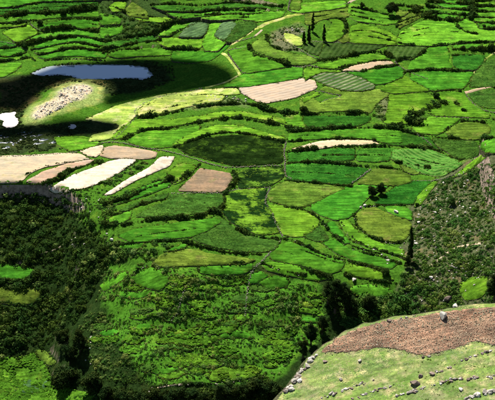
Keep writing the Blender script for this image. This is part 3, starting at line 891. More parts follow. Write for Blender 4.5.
# ---------------------------------------------------------------- hedges and walls
def base_stone(r):
    V = np.array([[-1, -1, -1], [1, -1, -1], [1, 1, -1], [-1, 1, -1], [-1, -1, 1], [1, -1, 1], [1, 1, 1], [-1, 1, 1]], float)
    V *= r.uniform(.62, 1.1, (8, 3))
    Q = np.array([[0, 3, 2, 1], [4, 5, 6, 7], [0, 1, 5, 4], [1, 2, 6, 5], [2, 3, 7, 6], [3, 0, 4, 7]])
    F = np.vstack([Q[:, [0, 1, 2]], Q[:, [0, 2, 3]]])
    return V * .5, F, np.zeros(12)


STONES = [base_stone(rb) for _ in range(12)]
rh = np.random.default_rng(5)


def hedge(kind, w, label, pts, surf=None, nm=None):
    surf = surf or Gf
    px = chaikin(run_on(pts), False, 2)
    wpt = cast(px, T if surf is Gf else surf)
    dist = float(np.mean(np.hypot(wpt[:, 1], CAM_Z)))
    k = dist / 1403.6                                   # metres per photo pixel out there
    h = w * k * (.98 if px[:, 1].mean() < 62 else .95)
    line = resample(wpt, max(.55, h * (.36 if kind in ('hedge', 'mix') else .26)))
    if kind != 'hedge':
        line = line + rh.normal(0, .18, line.shape)
    o = line[0]; z0 = float(surf(o[0], o[1]))
    s = np.cumsum(np.r_[0, np.linalg.norm(np.diff(line, axis=0), axis=1)])
    items, stones = [], []
    seed = int(abs(pts.__hash__() if not isinstance(pts, str) else sum(map(ord, pts))) % 997)
    thick = .95 + 1.1 * vnoise(s / 7, s * 0, seed) + .7 * vnoise(s / 2.2, s * 0, seed + 1)
    tone = .6 * vnoise(s / 6, s * 0 + 3, seed)
    for i, (x, y) in enumerate(line):
        zz = float(surf(x, y)) - z0
        if kind in ('hedge', 'mix'):
            t = thick[i] * (.8 if kind == 'mix' else 1)
            if t < .45:
                continue
            for q in range(2 if t < 1.0 else 3):
                r = h * .30 * min(t, 1.5) * rh.lognormal(0, .35)
                up = rh.uniform(.1, .5) * h * t if q else .15 * h
                items.append((BLOBS[rh.integers(7)], x - o[0] + rh.normal(0, .3 * h), y - o[1] + rh.normal(0, .22 * h), zz + up, r * rh.uniform(.8, 1.4), r * rh.uniform(.7, 1.3), rh.uniform(0, 6.28), tone[i] + rh.normal(0, .25)))
        if kind in ('wall', 'pale', 'mix'):
            n = rh.integers(2, 7) if kind != 'mix' else int(rh.random() < .30)
            for q in range(n):
                sz = rh.uniform(.45, 1.0) * (.55 if kind == 'wall' else .48 if kind == 'pale' else .8) * max(.8, h * .5)
                lay = 0 if kind == 'mix' else rh.integers(0, 3)
                stones.append((STONES[rh.integers(12)], x - o[0] + rh.normal(0, .22), y - o[1] + rh.normal(0, .22) - (.5 * h if kind == 'mix' else 0), zz + .15 + lay * sz * .45, sz, sz * .75, rh.uniform(0, 6.28), 0))
    loc = (o[0], o[1], z0)
    if kind in ('hedge', 'mix') and not items:
        kind = 'wall'
    if kind == 'hedge':
        V, F, S = gather(items)
        link(nm or 'hedge', tri_mesh('hedge', V, F, LEAF, shade=S), loc, label=label, cat='hedge')
    elif kind == 'mix':
        e = link(nm or 'overgrown_bank', None, loc, label=label, cat='wall')
        V, F, S = gather(items); link('bushes', tri_mesh('bushes', V, F, LEAF, shade=S), parent=e, kind='stuff')
        V, F, S = gather(stones); link('stonework', tri_mesh('stonework', V, F, STONE_P), parent=e, kind='stuff')
    else:
        V, F, S = gather(stones)
        e = link(nm or 'drystone_boundary', None, loc, label=label, cat='wall')
        link('stonework', tri_mesh('stonework', V, F, STONE if kind == 'wall' else STONE_P), parent=e, kind='stuff')


HEDGES = """
hedge|1.8|thin riser line at top centre, just above the blue-green plots|186,21 200,21 214,19.5 230,17.5 248,17
hedge|1.8|thin riser line at top left of centre over the scrubby corner|104,4 112,6 124,12 140,15 155,17
hedge|1.8|thin riser line at top left between the first and second hedges|0,12 16,12 30,8.5 44,7 62,6 80,4.5 98,3
hedge|1.6|thin riser line on the terraced slope right of the lime strip at top|352,10.5 366,14 380,18 398,20.5
hedge|1.6|thin riser line on the olive bank left of the thick top right hedge|398,23 410,18 422,14.5
hedge|1.7|thin riser line across the kidney-shaped pasture's lower terraces, upper|330,226 338,234 348,244 362,249.5 382,254
hedge|1.7|thin riser line across the lower terraces near the dark trees|300,249 318,256 336,262 352,266
hedge|1.6|thin riser line inside the dark green field right of the boggy oval|290,172 310,172 335,174 356,176
hedge|1.6|thin riser line across the field above the narrow tan strip|292,136 320,135 350,134 378,135 398,136
hedge|1.6|thin riser line across the long field below the narrow tan strip|305,156 325,155 350,155 385,155
hedge|1.6|thin riser line across the dotted crop at right|404,157 422,160 438,164 452,166
hedge|1.5|faint upper terrace line on the lime slope right of the poplars|352,31 365,30 380,33 392,38
hedge|1.5|faint lower terrace line on the lime slope right of the poplars|350,36 366,36 384,39 396,42
hedge|1.4|faint upper curved line across the big lime slope at right|401,34 412,31 430,27 448,27
hedge|1.4|faint lower curved line across the big lime slope at right|408,38 425,33 445,31 458,32
hedge|1.4|faint line across the pale meadow left of the beige field|150,112 175,106 200,101 222,98
hedge|1.6|faint terrace line across the olive terraces below the lime strip at top|306,18 322,16 338,12 350,11
hedge|1.6|thin terrace line across the bright strip left of the wet meadow|128,238 150,234 175,231 200,228
hedge|1.4|thin line across the bright terrace right of the footpath wall|283,251 300,256 318,262 332,267
hedge|3|ragged hedge at the very top left corner of the terraces|0,8 16,8 28,4 40,2
hedge|5|broad dark hedge across the top left terraces, second from the top|0,16 13,16 27,13 40,13 60,12 77,10 97,7
hedge|3.4|wavy hedge above the bright green terrace at upper left|0,25 13,23 25,21 40,21 47,20 68,18 82,17.5 100,19
hedge|2.4|short hedge above the yellow-green four-sided plot at upper left|0,31 12,28 26,25
wall|2|dark stone wall running down the left side of the yellow-green four-sided plot|0,35 14,43 27,50
wall|2|short stone wall on the right side of the yellow-green four-sided plot|30,23 35,28 41,31
hedge|4.4|thick curved dark hedge starting at the corner of the yellow-green plot|41,31 54,29 68,27 83,29 97,31
hedge|2.6|short hedge stub on the terrace above the thick curved hedge|84,22 97,25
hedge|3.8|long curved hedge, fourth riser above the far shore of the pond|18,44 30,44 40,41 54,38 68,36 81,36 97,39 106,42
hedge|3|curved hedge, third riser above the far shore of the pond|46,47 58,44 75,42 85,43 99,47
hedge|3|curved hedge, second riser above the far shore of the pond|38,54 50,53 65,48 81,47 91,49 100,50
mix|2.6|low stone and shrub bank directly above the pond's far shore|46,61 58,59.5 77,59 91,60 104,61
hedge|2.6|short hedge left of the dark wall, uppermost of three at the left edge|0,49 12,47 18,45
hedge|2.6|short hedge at the left edge, middle of three below the dark wall|0,57 12,56 22,54
hedge|3|short hedge at the left edge, lowest of three, left of the pond|0,65 14,61 30,57 35,61
hedge|3|hedge along the foot of the shrubby corner above the pond's right half|100,42 112,40 130,36 156,33
hedge|3|middle hedge of three above the pond's right half|100,50 118,47 135,43 160,40
hedge|3.6|dark hedge of three nearest the pond's right half, ending in the pasture|103,53 120,49 140,48 152,46 165,48 180,49 198,50
hedge|4|row of rounded bushes climbing the bank left of the blue-green plots|155,33 161,30 168,25 175,22 182,20
hedge|2.6|low hedge on the near bank of the blue-green plots|168,36 180,30 187,27 195,22
hedge|3|uppermost hedge line at top left of centre|150,5 175,4 200,6 216,4 228,1 240,1
hedge|3|uppermost hedge line at top centre, left of the upright wall|240,1 260,2 273,4.5 287,6
hedge|3.4|second hedge line down at top centre|178,12 200,13 212,10 230,9 250,8 267,9
hedge|3|third hedge line down at top centre above the grassy track|180,19 200,17 212,15 228,14 247,14 262,12
wall|1.8|stone wall turning a corner at the top centre beside the lime strip|291,-3 288,8 289,12 300,13
wall|2|thin dark wall on the lower side of the grassy track|233,42 242,41 255,37
wall|2|dark wall on the left side of the trapezium green field|228,54 235,64 242,72
wall|1.6|thin wall along the top of the trapezium green field|229,50 239,48 249,45
wall|1.8|thin wall between the trapezium field and the bright strip above the beige field|243,73 270,69 290,66 303,67
hedge|4|thick black hedge on the upper right side of the trapezium green field|250,48 255,54 267,58 279,61 289,66
wall|2.4|curved wall around the small oval plot below the poplars|283,33 286,42 300,50 312,57 320,60
hedge|3|scrubby hedge ring left of the small oval plot|266,34 268,42 275,48 286,50 296,50
wall|1.8|thin wall under the lime strip at top right of centre|304,12 320,10 340,5 350,2
hedge|2.4|thin hedge between the olive terraces and the lime slope right of the poplars|330,16 345,20 347,30 340,40
hedge|2.6|broken hedge on the terraced slope left of the dark round tree|350,15 365,18 380,22 395,25
hedge|2.6|upper broken hedge just left of the dark round tree|352,7 366,9 380,13 388,15
wall|1.8|thin wall along the top of the dark triangular field|312,41 330,42 353,42.5 388,44 397,43.5
hedge|3.6|dark curved hedge under the dark triangular field|320,61 340,58 361,53 373,51 387,54 393,58 397,61
hedge|2.8|hedge between the lime crescent and the tan crescent strip|336,69 352,65 372,60.5 390,59.5
hedge|3.2|dark hedge under the right half of the tan crescent strip|362,71 375,67.5 388,66.5 397,65
wall|2|thin wall from the tan crescent strip to the beige field|300,67 310,66 325,68 340,71.5 360,71.5
hedge|3|hedge in the top right corner terraces, left end beside the dark round tree|395,5 410,7 423,8
hedge|3.4|hedge at top right, first riser below the image's upper edge|430,1.5 445,2.5 460,3.5 474,4.5
hedge|3.6|hedge at top right, second riser|426,6 440,8 460,9.5 473,10
hedge|4|hedge at top right, third riser, the longest|405,10.5 425,12 445,13 462,15 469,15.5
hedge|5|thick black hedge at top right, fourth riser above the lime slope|421,16.5 430,17 440,19.5 452,20.5 460,20.5
hedge|3.4|short hedge against the right edge, first from the top|474,1 484,0.5 497,1
hedge|3.4|short hedge against the right edge, second from the top|475,6 497,6.5
hedge|3.4|short hedge against the right edge, third from the top|473,11 497,12
hedge|3.4|short hedge against the right edge, fourth from the top|472,16 484,17 497,18.5
hedge|4|short hedge against the right edge, fifth from the top|473,21 485,22.5 497,24.5
hedge|3|short hedge against the right edge, sixth from the top|480,29 497,30.5
hedge|3.6|upright shrub row dividing the top right terraces|473,-2 472,5 472,12 471,19
hedge|3|low shrub row on the lime slope below the thick top right hedge|457,23 460,29 466,32 477,34
hedge|2.4|faint hedge curving down from the dark round tree|396,27 408,22 420,17
hedge|2.8|very long thin hedge below the lime slope at right|397,43.5 410,45 428,46 447,44 470,42 497,41
hedge|5|thick black hedge above the dark green square plot at right|453,50 465,50 480,50.5 497,52
hedge|2.2|thin hedge along the top of the dark green square plot at right|453,55 465,54.5 476,55
hedge|3.2|dark hedge under the green field with the tan spot|400,73 412,71 425,69.5 440,69.5 455,71 476,71.5
wall|2.4|wall stepping down left of the green field with the tan spot|395,62 401,67 410,72 420,76 427,79
hedge|3|hedge left of the field with the tan spot, joining the tan crescent|397,61 404,59 417,57 426,49
pale|1.8|zigzag stone wall on the olive pasture right of the beige field|315,90 325,93 342,95 338,97.5 328,99 322,102
hedge|3.6|hedge above the deep green strip right of the beige field|306,114 322,114 327,112 345,114 362,112.5 375,116
hedge|4.4|long black hedge under the deep green strip right of the beige field|288,131 315,130 330,128 350,127 365,128 380,127 400,128
hedge|3.2|black hedge above the narrow tan strip at right of centre|288,142 320,139 345,138 360,139 375,140
hedge|4.2|long black hedge under the narrow tan strip at right of centre|288,152 302,150 315,149 335,146 355,147 375,146 398,146 415,147 428,148
hedge|11|row of large round bushes on the bank between the two lime fields at right|397,127 405,126 413,123 418,117 424,112 432,107 441,102
hedge|2.6|thin hedge above the right hand lime field|431,93 440,91 450,90 461,91
hedge|3|short shrub row in the middle of the right hand lime field|455,102 459,106 464,111
wall|2|dark wall down the right side of the right hand lime field|466,94 472,103 485,112 495,121
wall|1.8|thin wall between the right hand lime field and the bright plot below|436,117 455,117 470,119
hedge|3.2|hedge round the upper side of the olive plot at right|443,132 450,126 458,122 472,121 485,123
hedge|3|long dark hedge below the olive plot at right|395,129 403,130 415,134 430,136.5 440,138 460,139.5 475,140.5 490,138 497,137
wall|2|dark slanting wall left of the textured round crop at right|417,134 425,139 432,146
hedge|3|dark hedge below the textured round crop at right|428,148 440,151.5 452,158 464,159.5
hedge|4|long black hedge above the dark green field right of the boggy oval|287,163 300,162 325,162 345,164 358,166 370,167
hedge|2.6|short hedge continuing above the olive field beside the pale wall|373,166 385,167 400,169
hedge|3.4|black curved hedge between the olive pocket and the dotted crop|396,162 410,164 420,166 430,168.5
pale|1.6|pale slanting stone wall between the dark green field and the olive field|352,183 362,176 370,169
hedge|3.4|black hedge under the dark green field right of the boggy oval|286,180 300,181.5 325,183.5 345,185.5 351,186
pale|2|grey wall at the top of the shrubby slope at right|413,181 425,180 440,180 452,176 462,175
mix|2.6|hedge with stones along the top of the kidney-shaped pasture|368,206 385,205 405,205
mix|3.4|stone wall with shrubs round the lower rim of the kidney-shaped pasture|354,214 356,224 366,234 380,240.5 395,243.5 408,242
mix|3.2|stony terrace wall, first below the kidney-shaped pasture|341,222 347,233 356,241 370,247 390,253 405,259
mix|3.4|stony terrace wall, second below the kidney-shaped pasture|322,222 330,230 338,238 346,246 360,252 380,256 400,263
mix|3.8|stony terrace wall, third and lowest below the kidney-shaped pasture|292,239 300,243 315,251 330,257 350,261 370,266 388,273
hedge|3.6|curved dark hedge above the lime meadow right of the stone footpath|285,207 300,208 310,212 318,217 321,223
hedge|3.4|dark hedge under the terraces beside the dark trees|290,264 305,268 320,274 330,277
hedge|3.4|dark hedge on the near side of the lime strip right of the dark trees|345,275 360,278 380,281 396,284
mix|3|broken hedge with stones left of the dark trees below the bright terrace|262,263 275,268 290,272 305,275
hedge|3|scrubby row between the cream and pink bare strips|25,175 40,167 57,163 72,162
hedge|4|bushy row between the pink strip and the largest white field|40,185 50,183 60,179 66,173 75,169 88,165 100,162
mix|3|stony bushy bank between the two white fields|60,194 85,189 105,181 120,172 138,161
wall|2.6|long dark wall between the marsh and the cream field at left|-2,157 26,156 50,154 77,152
wall|2.8|long dark wall from the pink field to the boggy oval|98,143.5 115,142 130,145 150,149 165,151 185,156 205,163 225,168
hedge|3.6|bushy bank on the near side of the second white strip|104,206 115,202 130,197 142,190 160,184 172,178
hedge|3.4|hedge two terraces below the second white strip|112,215 125,212 137,206 150,202 165,199
hedge|4.6|thick black hedge above the bright strip left of the wet meadow|103,224 120,226 140,222 160,219 180,219 200,217 210,213 220,209 224,205
mix|4|scattered bushes and stones left of the brown four-sided field|166,188 176,182 186,176 195,169 200,164
wall|2|dark wall under the brown four-sided field|172,193 185,193.5 200,192.5 222,193.5
hedge|3|curved black hedge above the boggy oval field|172,148 185,143 200,137.5 215,133 237,132 255,135 270,138.5 284,142
hedge|4.4|thick curved hedge between the two lime bands above the boggy oval|200,122 212,121 225,119 240,118 255,121 268,123 282,126 299,130
hedge|3.8|left part of the bushy hedge between lime bands below the rocky scrub|120,141 138,132 146,129.5 165,129 180,126.5 200,122
hedge|5|broad dark shrub bank below the rocky scrub left of the beige field|138,118 150,117 165,114 182,111 200,107
hedge|3.4|dark shrub line joining the rocky scrub to the beige field's left corner|200,107 215,105 230,104 245,104 256,106
hedge|5|bushy hedge below the beige field's near corner|258,106 265,110 280,113 300,113
pale|1.8|pale curved wall round the meadow right of the pond|136,117 134,110 142,104 155,98 172,94 185,92 202,88.5
pale|1.8|pale slanting wall beside the pale meadow below the rocky knoll|114,140 124,130 134,120
wall|2.6|dark upright wall on the right of the boggy oval, turning a corner|286,142 284,152 285,162 285,176 292,179
wall|2.4|dark wall under the boggy oval field|225,168 240,167.5 262,166 284,165
hedge|3.6|dark hedge between the brown field and the boggy patch|234,171 237,179 230,188 224,194
pale|1.6|thin pale wall across the top of the wet meadow|228,191 240,189 255,188 268,187
pale|2.2|pale stone wall down the right side of the wet meadow|270,187 264,202 272,213 278,228 283,237
hedge|3.4|dark hedge round the lower left of the wet meadow|219,213 228,222 240,231 255,236.5 270,239 287,239
hedge|2.8|short dark hedge on the upper left of the wet meadow|224,195 225,202 223,210
hedge|2.8|hedge on the right of the lime meadow joining the terraces|284,238 292,240 302,245
hedge|3.6|dark hedge under the dark textured field below the wet meadow|184,242 205,248 230,253.5 262,254.5
pale|2|pale stone footpath wall running down the hillside|280,241 273,249 262,262 252,270 248,282 247,296 245,316
hedge|3|short dark hedge under the olive field on the hillside|224,264 240,263 256,262
hedge|3.4|short dark hedge crossing the hillside left of the footpath wall|212,276.5 230,277 247,276
hedge|3.2|dark hedge under the bright strip, left of centre|118,244 135,243 150,242 170,241 185,241
mix|3|hedge with pale stones arching over the green hillside patch|130,276 140,268 152,264 165,271
pale|2|pale stone fall on the hillside left of centre|184,288 181,300 178,312 172,320
hedge|3.2|shrub row along the hillside at mid height left|100,262 112,258 122,252 132,250
hedge|4|black hedge beneath the small green field at the left edge|-2,280 12,281 25,281 36,276
hedge|3|hedge beneath the olive plot at the left edge|-2,301 14,303 28,307 40,303
mix|2.6|rubble and shrub line along the ravine rim at bottom centre|150,388 165,385 190,384 215,383 240,381 262,376
""".strip().splitlines()
for line in HEDGES:
    kind, w, label, pts = line.split('|')
    hedge(kind, float(w), label, pts)

# ---------------------------------------------------------------- tracks
def path(pts, wpx, mat, nm='path'):
    px = resample(chaikin(P(pts), False, 2), 1.6)
    w = cast(px, Gf)
    t = np.gradient(w, axis=0); t /= np.linalg.norm(t, axis=1)[:, None] + 1e-9
    nrm = np.stack([-t[:, 1], t[:, 0]], 1)
    k = np.hypot(w[:, 1], CAM_Z) / 1403.6
    s = np.arange(len(w))
    hw = (wpx * k * .5 * 1.3 * (1 + .7 * vnoise(s * .35, s * 0, 3)))[:, None]
    rows = [w + nrm * hw * q for q in (-1, -.4, .4, 1)]
    V = []
    for q, r in enumerate(rows):
        V.append(np.column_stack([r, Gf(r[:, 0], r[:, 1]) + (.22 if q in (1, 2) else .06)]))
    n = len(w); V = np.vstack(V); F = []
    for q in range(3):
        for i in range(n - 1):
            a = q * n + i
            F.append((a, a + 1, a + n + 1, a + n))
    link(nm, tri_mesh(nm, V, np.array(F), mat, smooth=True), kind='structure')


for pts, w_, m_ in (("206,62 222,53 234,43 250,32 267,23 287,17 300,14 319,12", 4, 'pale'), ("240,75 234,65 227,56 222,53", 3, 'pale'),
                    ("240,75 232,79 224,83 205,88", 3, 'pale'), ("497,51 484,60 476,71 468,81", 2.4, 'pale'), ("497,86 484,88 475,90 465,93", 3, 'tan'),
                    ("426,269 433,264 438,260 447,253 455,248 467,245 482,243", 2.6, 'cream'), ("-1,337 6,326 12,318 22,313", 2, 'cream'),
                    ("3,311 10,316 12,318", 1.6, 'cream'), ("37,255 55,250 63,245", 1.4, 'tan'), ("395,196 412,187", 1.2, 'pale'),
                    ("325,42 318,55", 1.8, 'lime'), ("449,47 449,56 449,62 454,67", 2.2, 'lime'), ("426,48 420,53 414,58", 1.8, 'tan'),
                    ("255,36 259,33 262,30", 2.6, 'cream'), ("300,14.5 312,13.5 320,12.5", 2, 'tan'), ("348,3 352,1 358,-1", 3, 'cream'),
                    ("157,388 172,385 190,384", 1.6, 'cream')):
    path(pts, w_, FM[m_])

# ---------------------------------------------------------------- trees
def tube(p0, p1, r0, r1, n=6):
    p0 = np.array(p0, float); p1 = np.array(p1, float)
    d = p1 - p0; d /= np.linalg.norm(d)
    a = np.cross(d, [.3, .9, .1]); a /= np.linalg.norm(a); b_ = np.cross(d, a)
    t = np.linspace(0, 2 * math.pi, n, endpoint=False)
    ring = np.outer(np.cos(t), a) + np.outer(np.sin(t), b_)
    V = np.vstack([p0 + ring * r0, p1 + ring * r1])
    F = []
    for i in range(n):
        j = (i + 1) % n
        F += [(i, j, n + j), (i, n + j, n + i)]
    return V, np.array(F)


rt = np.random.default_rng(99)


def tree(nm, label, u, v, hpx, wpx, shape, mat=None, group=None, cat='tree'):
    b_ = cast([[u, v]], Gf)[0]
    z = float(Gf(b_[0], b_[1]))
    k = math.hypot(b_[1], CAM_Z - z) / 1403.6
    h = hpx * k / math.cos(PITCH); R = wpx * k * .5
    e = link(nm, None, (b_[0], b_[1], z - .2), label=label, cat=cat, group=group)
    items, tv = [], []
    if shape == 'column':
        n = int(18 + h)
        for i in range(n):
            t = (i + .5) / n
            rr = R * (.45 + .75 * math.sin(math.pi * min(1, t * .9 + .12)) ** .8) * (1 - .55 * t)
            an = rt.uniform(0, 6.28)
            r = R * rt.uniform(.45, .7) * (1 - .45 * t)
            items.append((BIG[rt.integers(6)], math.cos(an) * rr * .5, math.sin(an) * rr * .5, h * (.10 + .86 * t), r, r * 1.7, rt.uniform(0, 6.28), rt.normal(0, .15)))
        tv.append(tube((0, 0, 0), (0, 0, h * .9), .035 * h * .5, .02))
    else:
        n = 30 if shape == 'round' else 36
        ch = h * (.54 if shape == 'round' else .52); cr = h * (.46 if shape == 'round' else .50)
        for i in range(n):
            d = rt.normal(size=3); d /= np.linalg.norm(d)
            q = rt.uniform(.45, .85)
            r = R * rt.uniform(.34, .52)
            lob = 1 + .25 * math.sin(3 * math.atan2(d[1], d[0]) + u)
            items.append((BIG[rt.integers(6)], d[0] * R * q * lob, d[1] * R * q * lob, ch + d[2] * cr * q, r, r * rt.uniform(.75, 1.05), rt.uniform(0, 6.28), rt.normal(0, .18)))
            if i % 4 == 0:
                tv.append(tube((0, 0, h * .25), (d[0] * R * q * .8, d[1] * R * q * .8, ch + d[2] * cr * q), .012 * h, .02, 5))
        tv.append(tube((0, 0, 0), (rt.normal(0, .1), rt.normal(0, .1), h * .6), .035 * h, .012 * h, 7))
    Vs, Fs, n = [], [], 0
    for V, F in tv:
        Vs.append(V); Fs.append(F + n); n += len(V)
    link('trunk', tri_mesh('trunk', np.vstack(Vs), np.vstack(Fs), BARK), parent=e)
    V, F, S = gather(items)
    link('crown', tri_mesh('crown', V, F, mat or LEAF_T, shade=S), parent=e)
    return e


tree('poplar_tree', 'tallest slim dark poplar, furthest back of the row at upper centre', 313, 32, 18, 4.8, 'column', group='slim dark poplars')
tree('poplar_tree', 'slim dark poplar standing just below and left of the tallest one', 309, 43, 17, 4.8, 'column', group='slim dark poplars')
tree('poplar_tree', 'short slim poplar, leftmost of the row at upper centre', 304, 43, 11, 4.6, 'column', group='slim dark poplars')
tree('poplar_tree', 'slim dark poplar standing alone at the right of the row', 324, 42, 17, 4.4, 'column', group='slim dark poplars')
tree('round_tree', 'dark round tree among the terraces near the top right', 392, 16, 12, 12, 'round')
tree('round_tree', 'small dark tree on the terraces left of the big dark round tree', 362, 9, 7, 5, 'round')
tree('round_tree', 'small round tree, left of the pair above the kidney-shaped pasture', 372, 197, 11, 10, 'round')
tree('round_tree', 'small round tree, right of the pair above the kidney-shaped pasture', 380.5, 194, 11, 9, 'round')
tree('conifer_tree', 'tall narrow black conifer at the tip of the kidney-shaped pasture', 410, 262, 36, 7, 'column')
tree('round_tree', 'squat dark tree at the foot of the narrow black conifer', 407, 268, 14, 9, 'round')
for u, v, h_, w_, lb in ((335, 313, 38, 15, 'tallest dark tree of the black clump right of centre'), (345, 311, 31, 14, 'dark tree at the right side of the black clump right of centre'),
                         (328, 304, 24, 11, 'dark tree at the left side of the black clump right of centre'), (322, 334, 22, 11, 'dark tree below the black clump, near the brown field corner'),
                         (311, 345, 24, 11, 'dark tree beside the upper left end of the foreground hill'), (303, 358, 24, 11, 'dark tree beside the pale rocks of the foreground hill edge'),
                         (352, 318, 20, 13, 'dark bushy tree behind the brown field edge'), (370, 310, 16, 14, 'low dark tree between the brown field and the bright terrace')):
    tree('dark_tree', lb, u, v, h_, w_, 'tall', group='dark trees above the ravine')
tree('dark_tree', 'dark round tree at the right edge above the brown field', 494, 302, 30, 15, 'round')
tree('dark_tree', 'broad dark round tree on the green valley floor at bottom left', 64, 389, 21, 27, 'round')
for u, v, h_, w_, lb in ((70, 364, 24, 16, 'black tree in the ravine directly above the broad round tree'), (80, 352, 24, 15, 'black tree higher up the ravine, above the broad round tree'),
                         (62, 345, 18, 14, 'black tree on the left bank of the ravine'), (92, 392, 18, 22, 'dark tree right of the broad round tree at bottom left')):
    tree('dark_tree', lb, u, v, h_, w_, 'round', group='dark trees in the left ravine')
ORD = 'first second third fourth fifth sixth seventh eighth ninth tenth eleventh twelfth thirteenth fourteenth fifteenth'.split()
for i in range(15):
    u = 108 + i * 12.2 + rt.uniform(-3, 3)
    tree('ravine_tree', '%s black tree from the left in the shaded ravine along the bottom edge' % ORD[i], u, 406 + rt.uniform(-2, 3) - 6 * (i > 10), 20 + rt.uniform(-4, 4), 17 + rt.uniform(-3, 4), 'tall', group='trees in the bottom ravine')
for u, v, d_, lb in ((303, 113, 8, 'dark round bush at the right end of the beige field'), (249, 47, 4.5, 'small dark bush at the top corner of the trapezium field'),
                     (63, 15, 7, 'dark round bush on the second hedge at upper left'), (40, 25, 6.5, 'dark bush right above the yellow-green four-sided plot'),
                     (25, 48, 6, 'dark bush at the foot of the yellow-green four-sided plot'), (463, 50, 5, 'dark bush in the thick hedge above the dark green square plot'),
                     (417, 206, 4, 'small dark bush at the right tip of the deep green field'), (436, 98, 7, 'round bush at the far end of the bush row between lime fields'),
                     (61, 178, 7, 'round bush in the row above the largest white field'), (166, 28, 5, 'round bush on the climbing row left of the blue-green plots'),
                     (170, 181, 8, 'round bush at the right end of the second white strip'), (385, 275, 9, 'leafy round bush at the right end of the lowest terrace wall'),
                     (452, 205, 9, 'large round dark bush in the middle of the right hand rocky slope'), (484, 28, 4, 'small bush at the right edge terraces')):
    tree('round_bush', lb, u, v, d_ * .8, d_, 'round', LEAF, cat='bush')

# ---------------------------------------------------------------- rocks
def rock_mesh(seed, mat):
    r = np.random.default_rng(seed)
    import bmesh
    bm = bmesh.new()
    bmesh.ops.create_icosphere(bm, subdivisions=3, radius=1)
    cuts = [(n / np.linalg.norm(n), r.uniform(.52, .88)) for n in r.normal(size=(16, 3))]
    for v in bm.verts:
        p = np.array(v.co)
        for n, d in cuts:
            e = p @ n - d
            if e > 0:
                p = p - n * e
        p = p * (1 + .10 * float(fbm(p[0] * 2 + seed, p[1] * 2 + p[2], seed, 3)))
        v.co = p * [1.0, .85, .72]
    me = bpy.data.meshes.new('rock')
    bm.to_mesh(me); bm.free()
    me.materials.append(mat)
    return me


ROCKS = {k: [rock_mesh(10 * j + i, m) for i in range(4)] for j, (k, m) in enumerate((('w', ROCK_W), ('g', ROCK), ('d', ROCK_D)))}
rr_ = np.random.default_rng(31)


def rock(u, v, wpx, kind, label=None, group=None, surf=None, parent=None, nm='boulder', hz=None):
    surf = surf or Gf
    b_ = cast([[u, v]], surf)[0]; z = float(surf(b_[0], b_[1]))
    R = wpx * .5 * math.hypot(b_[1], CAM_Z - z) / 1403.6
    loc = Vector((b_[0], b_[1], z + R * (.55 if hz and hz > 1 else .12 if parent else .3)))
    o = link(nm, ROCKS[kind][rr_.integers(4)], loc - (Vector(parent.location) if parent else Vector((0, 0, 0))), parent=parent, rz=rr_.uniform(0, 6.28),
             sc=(R * rr_.uniform(.85, 1.15), R * rr_.uniform(.8, 1.1), R * (hz or rr_.uniform(.8, 1.1))), label=label, cat=None if parent else 'boulder', group=group)
    return o


KN = P("33,114 40,108 52,98 62,89 74,85 86,85 92,91 84,98 70,103 58,110 44,118 35,119")
kc = cast([[62, 103]], Gf)[0]
kn = link('rock_outcrop', None, (kc[0], kc[1], float(Gf(kc[0], kc[1]))), label='pale rocky knoll rising from the dark marsh below the pond', cat='outcrop')
cnt = 0
while cnt < 260:
    u = rr_.uniform(32, 93); v = rr_.uniform(84, 120)
    if inpoly(np.array([u]), np.array([v]), KN)[0] and vnoise(u / 7, v / 4, 8) > -.22:
        rock(u, v, rr_.uniform(.8, 2.8), rr_.choice(['w', 'w', 'w', 'g']), parent=kn, nm='rock'); cnt += 1
for u, v, w_, kd, lb in ((396, 213, 7, 'w', 'white boulder above the right end of the kidney-shaped pasture'), (449, 300, 10, 'd', 'big dark boulder on the slope just above the brown field'),
                         (455, 307, 9, 'w', 'pale boulder beside the big dark boulder above the brown field'), (461, 308, 6, 'w', 'small pale boulder right of the big dark boulder above the brown field'),
                         (419, 223, 5, 'w', 'white boulder on the shrubby slope right of the kidney-shaped pasture'), (354, 280, 6, 'w', 'white boulder beside the dark clump of trees right of centre'),
                         (388, 261, 5, 'w', 'white boulder on the stony terrace walls below the pasture'), (112, 240, 5, 'w', 'white rock at the left end of the bright strip on the hillside'),
                         (416, 244, 5, 'w', 'white boulder right of the narrow black conifer'), (365, 206, 5, 'w', 'pale boulder at the upper left end of the kidney-shaped pasture'),
                         (361, 208, 4, 'g', 'grey boulder left of the pale one above the kidney-shaped pasture'), (473, 211, 5, 'w', 'white boulder on the right slope near the cliff'),
                         (436, 213, 4.5, 'w', 'white boulder high on the shrubby right slope'), (238, 100, 4, 'd', 'dark boulder on the rocky scrub left of the beige field'),
                         (431, 278, 6, 'w', 'pale boulder beside the footpath on the right slope'), (151, 393, 8, 'g', 'grey rock on the rim of the bottom ravine')):
    rock(u, v, w_, kd, lb)

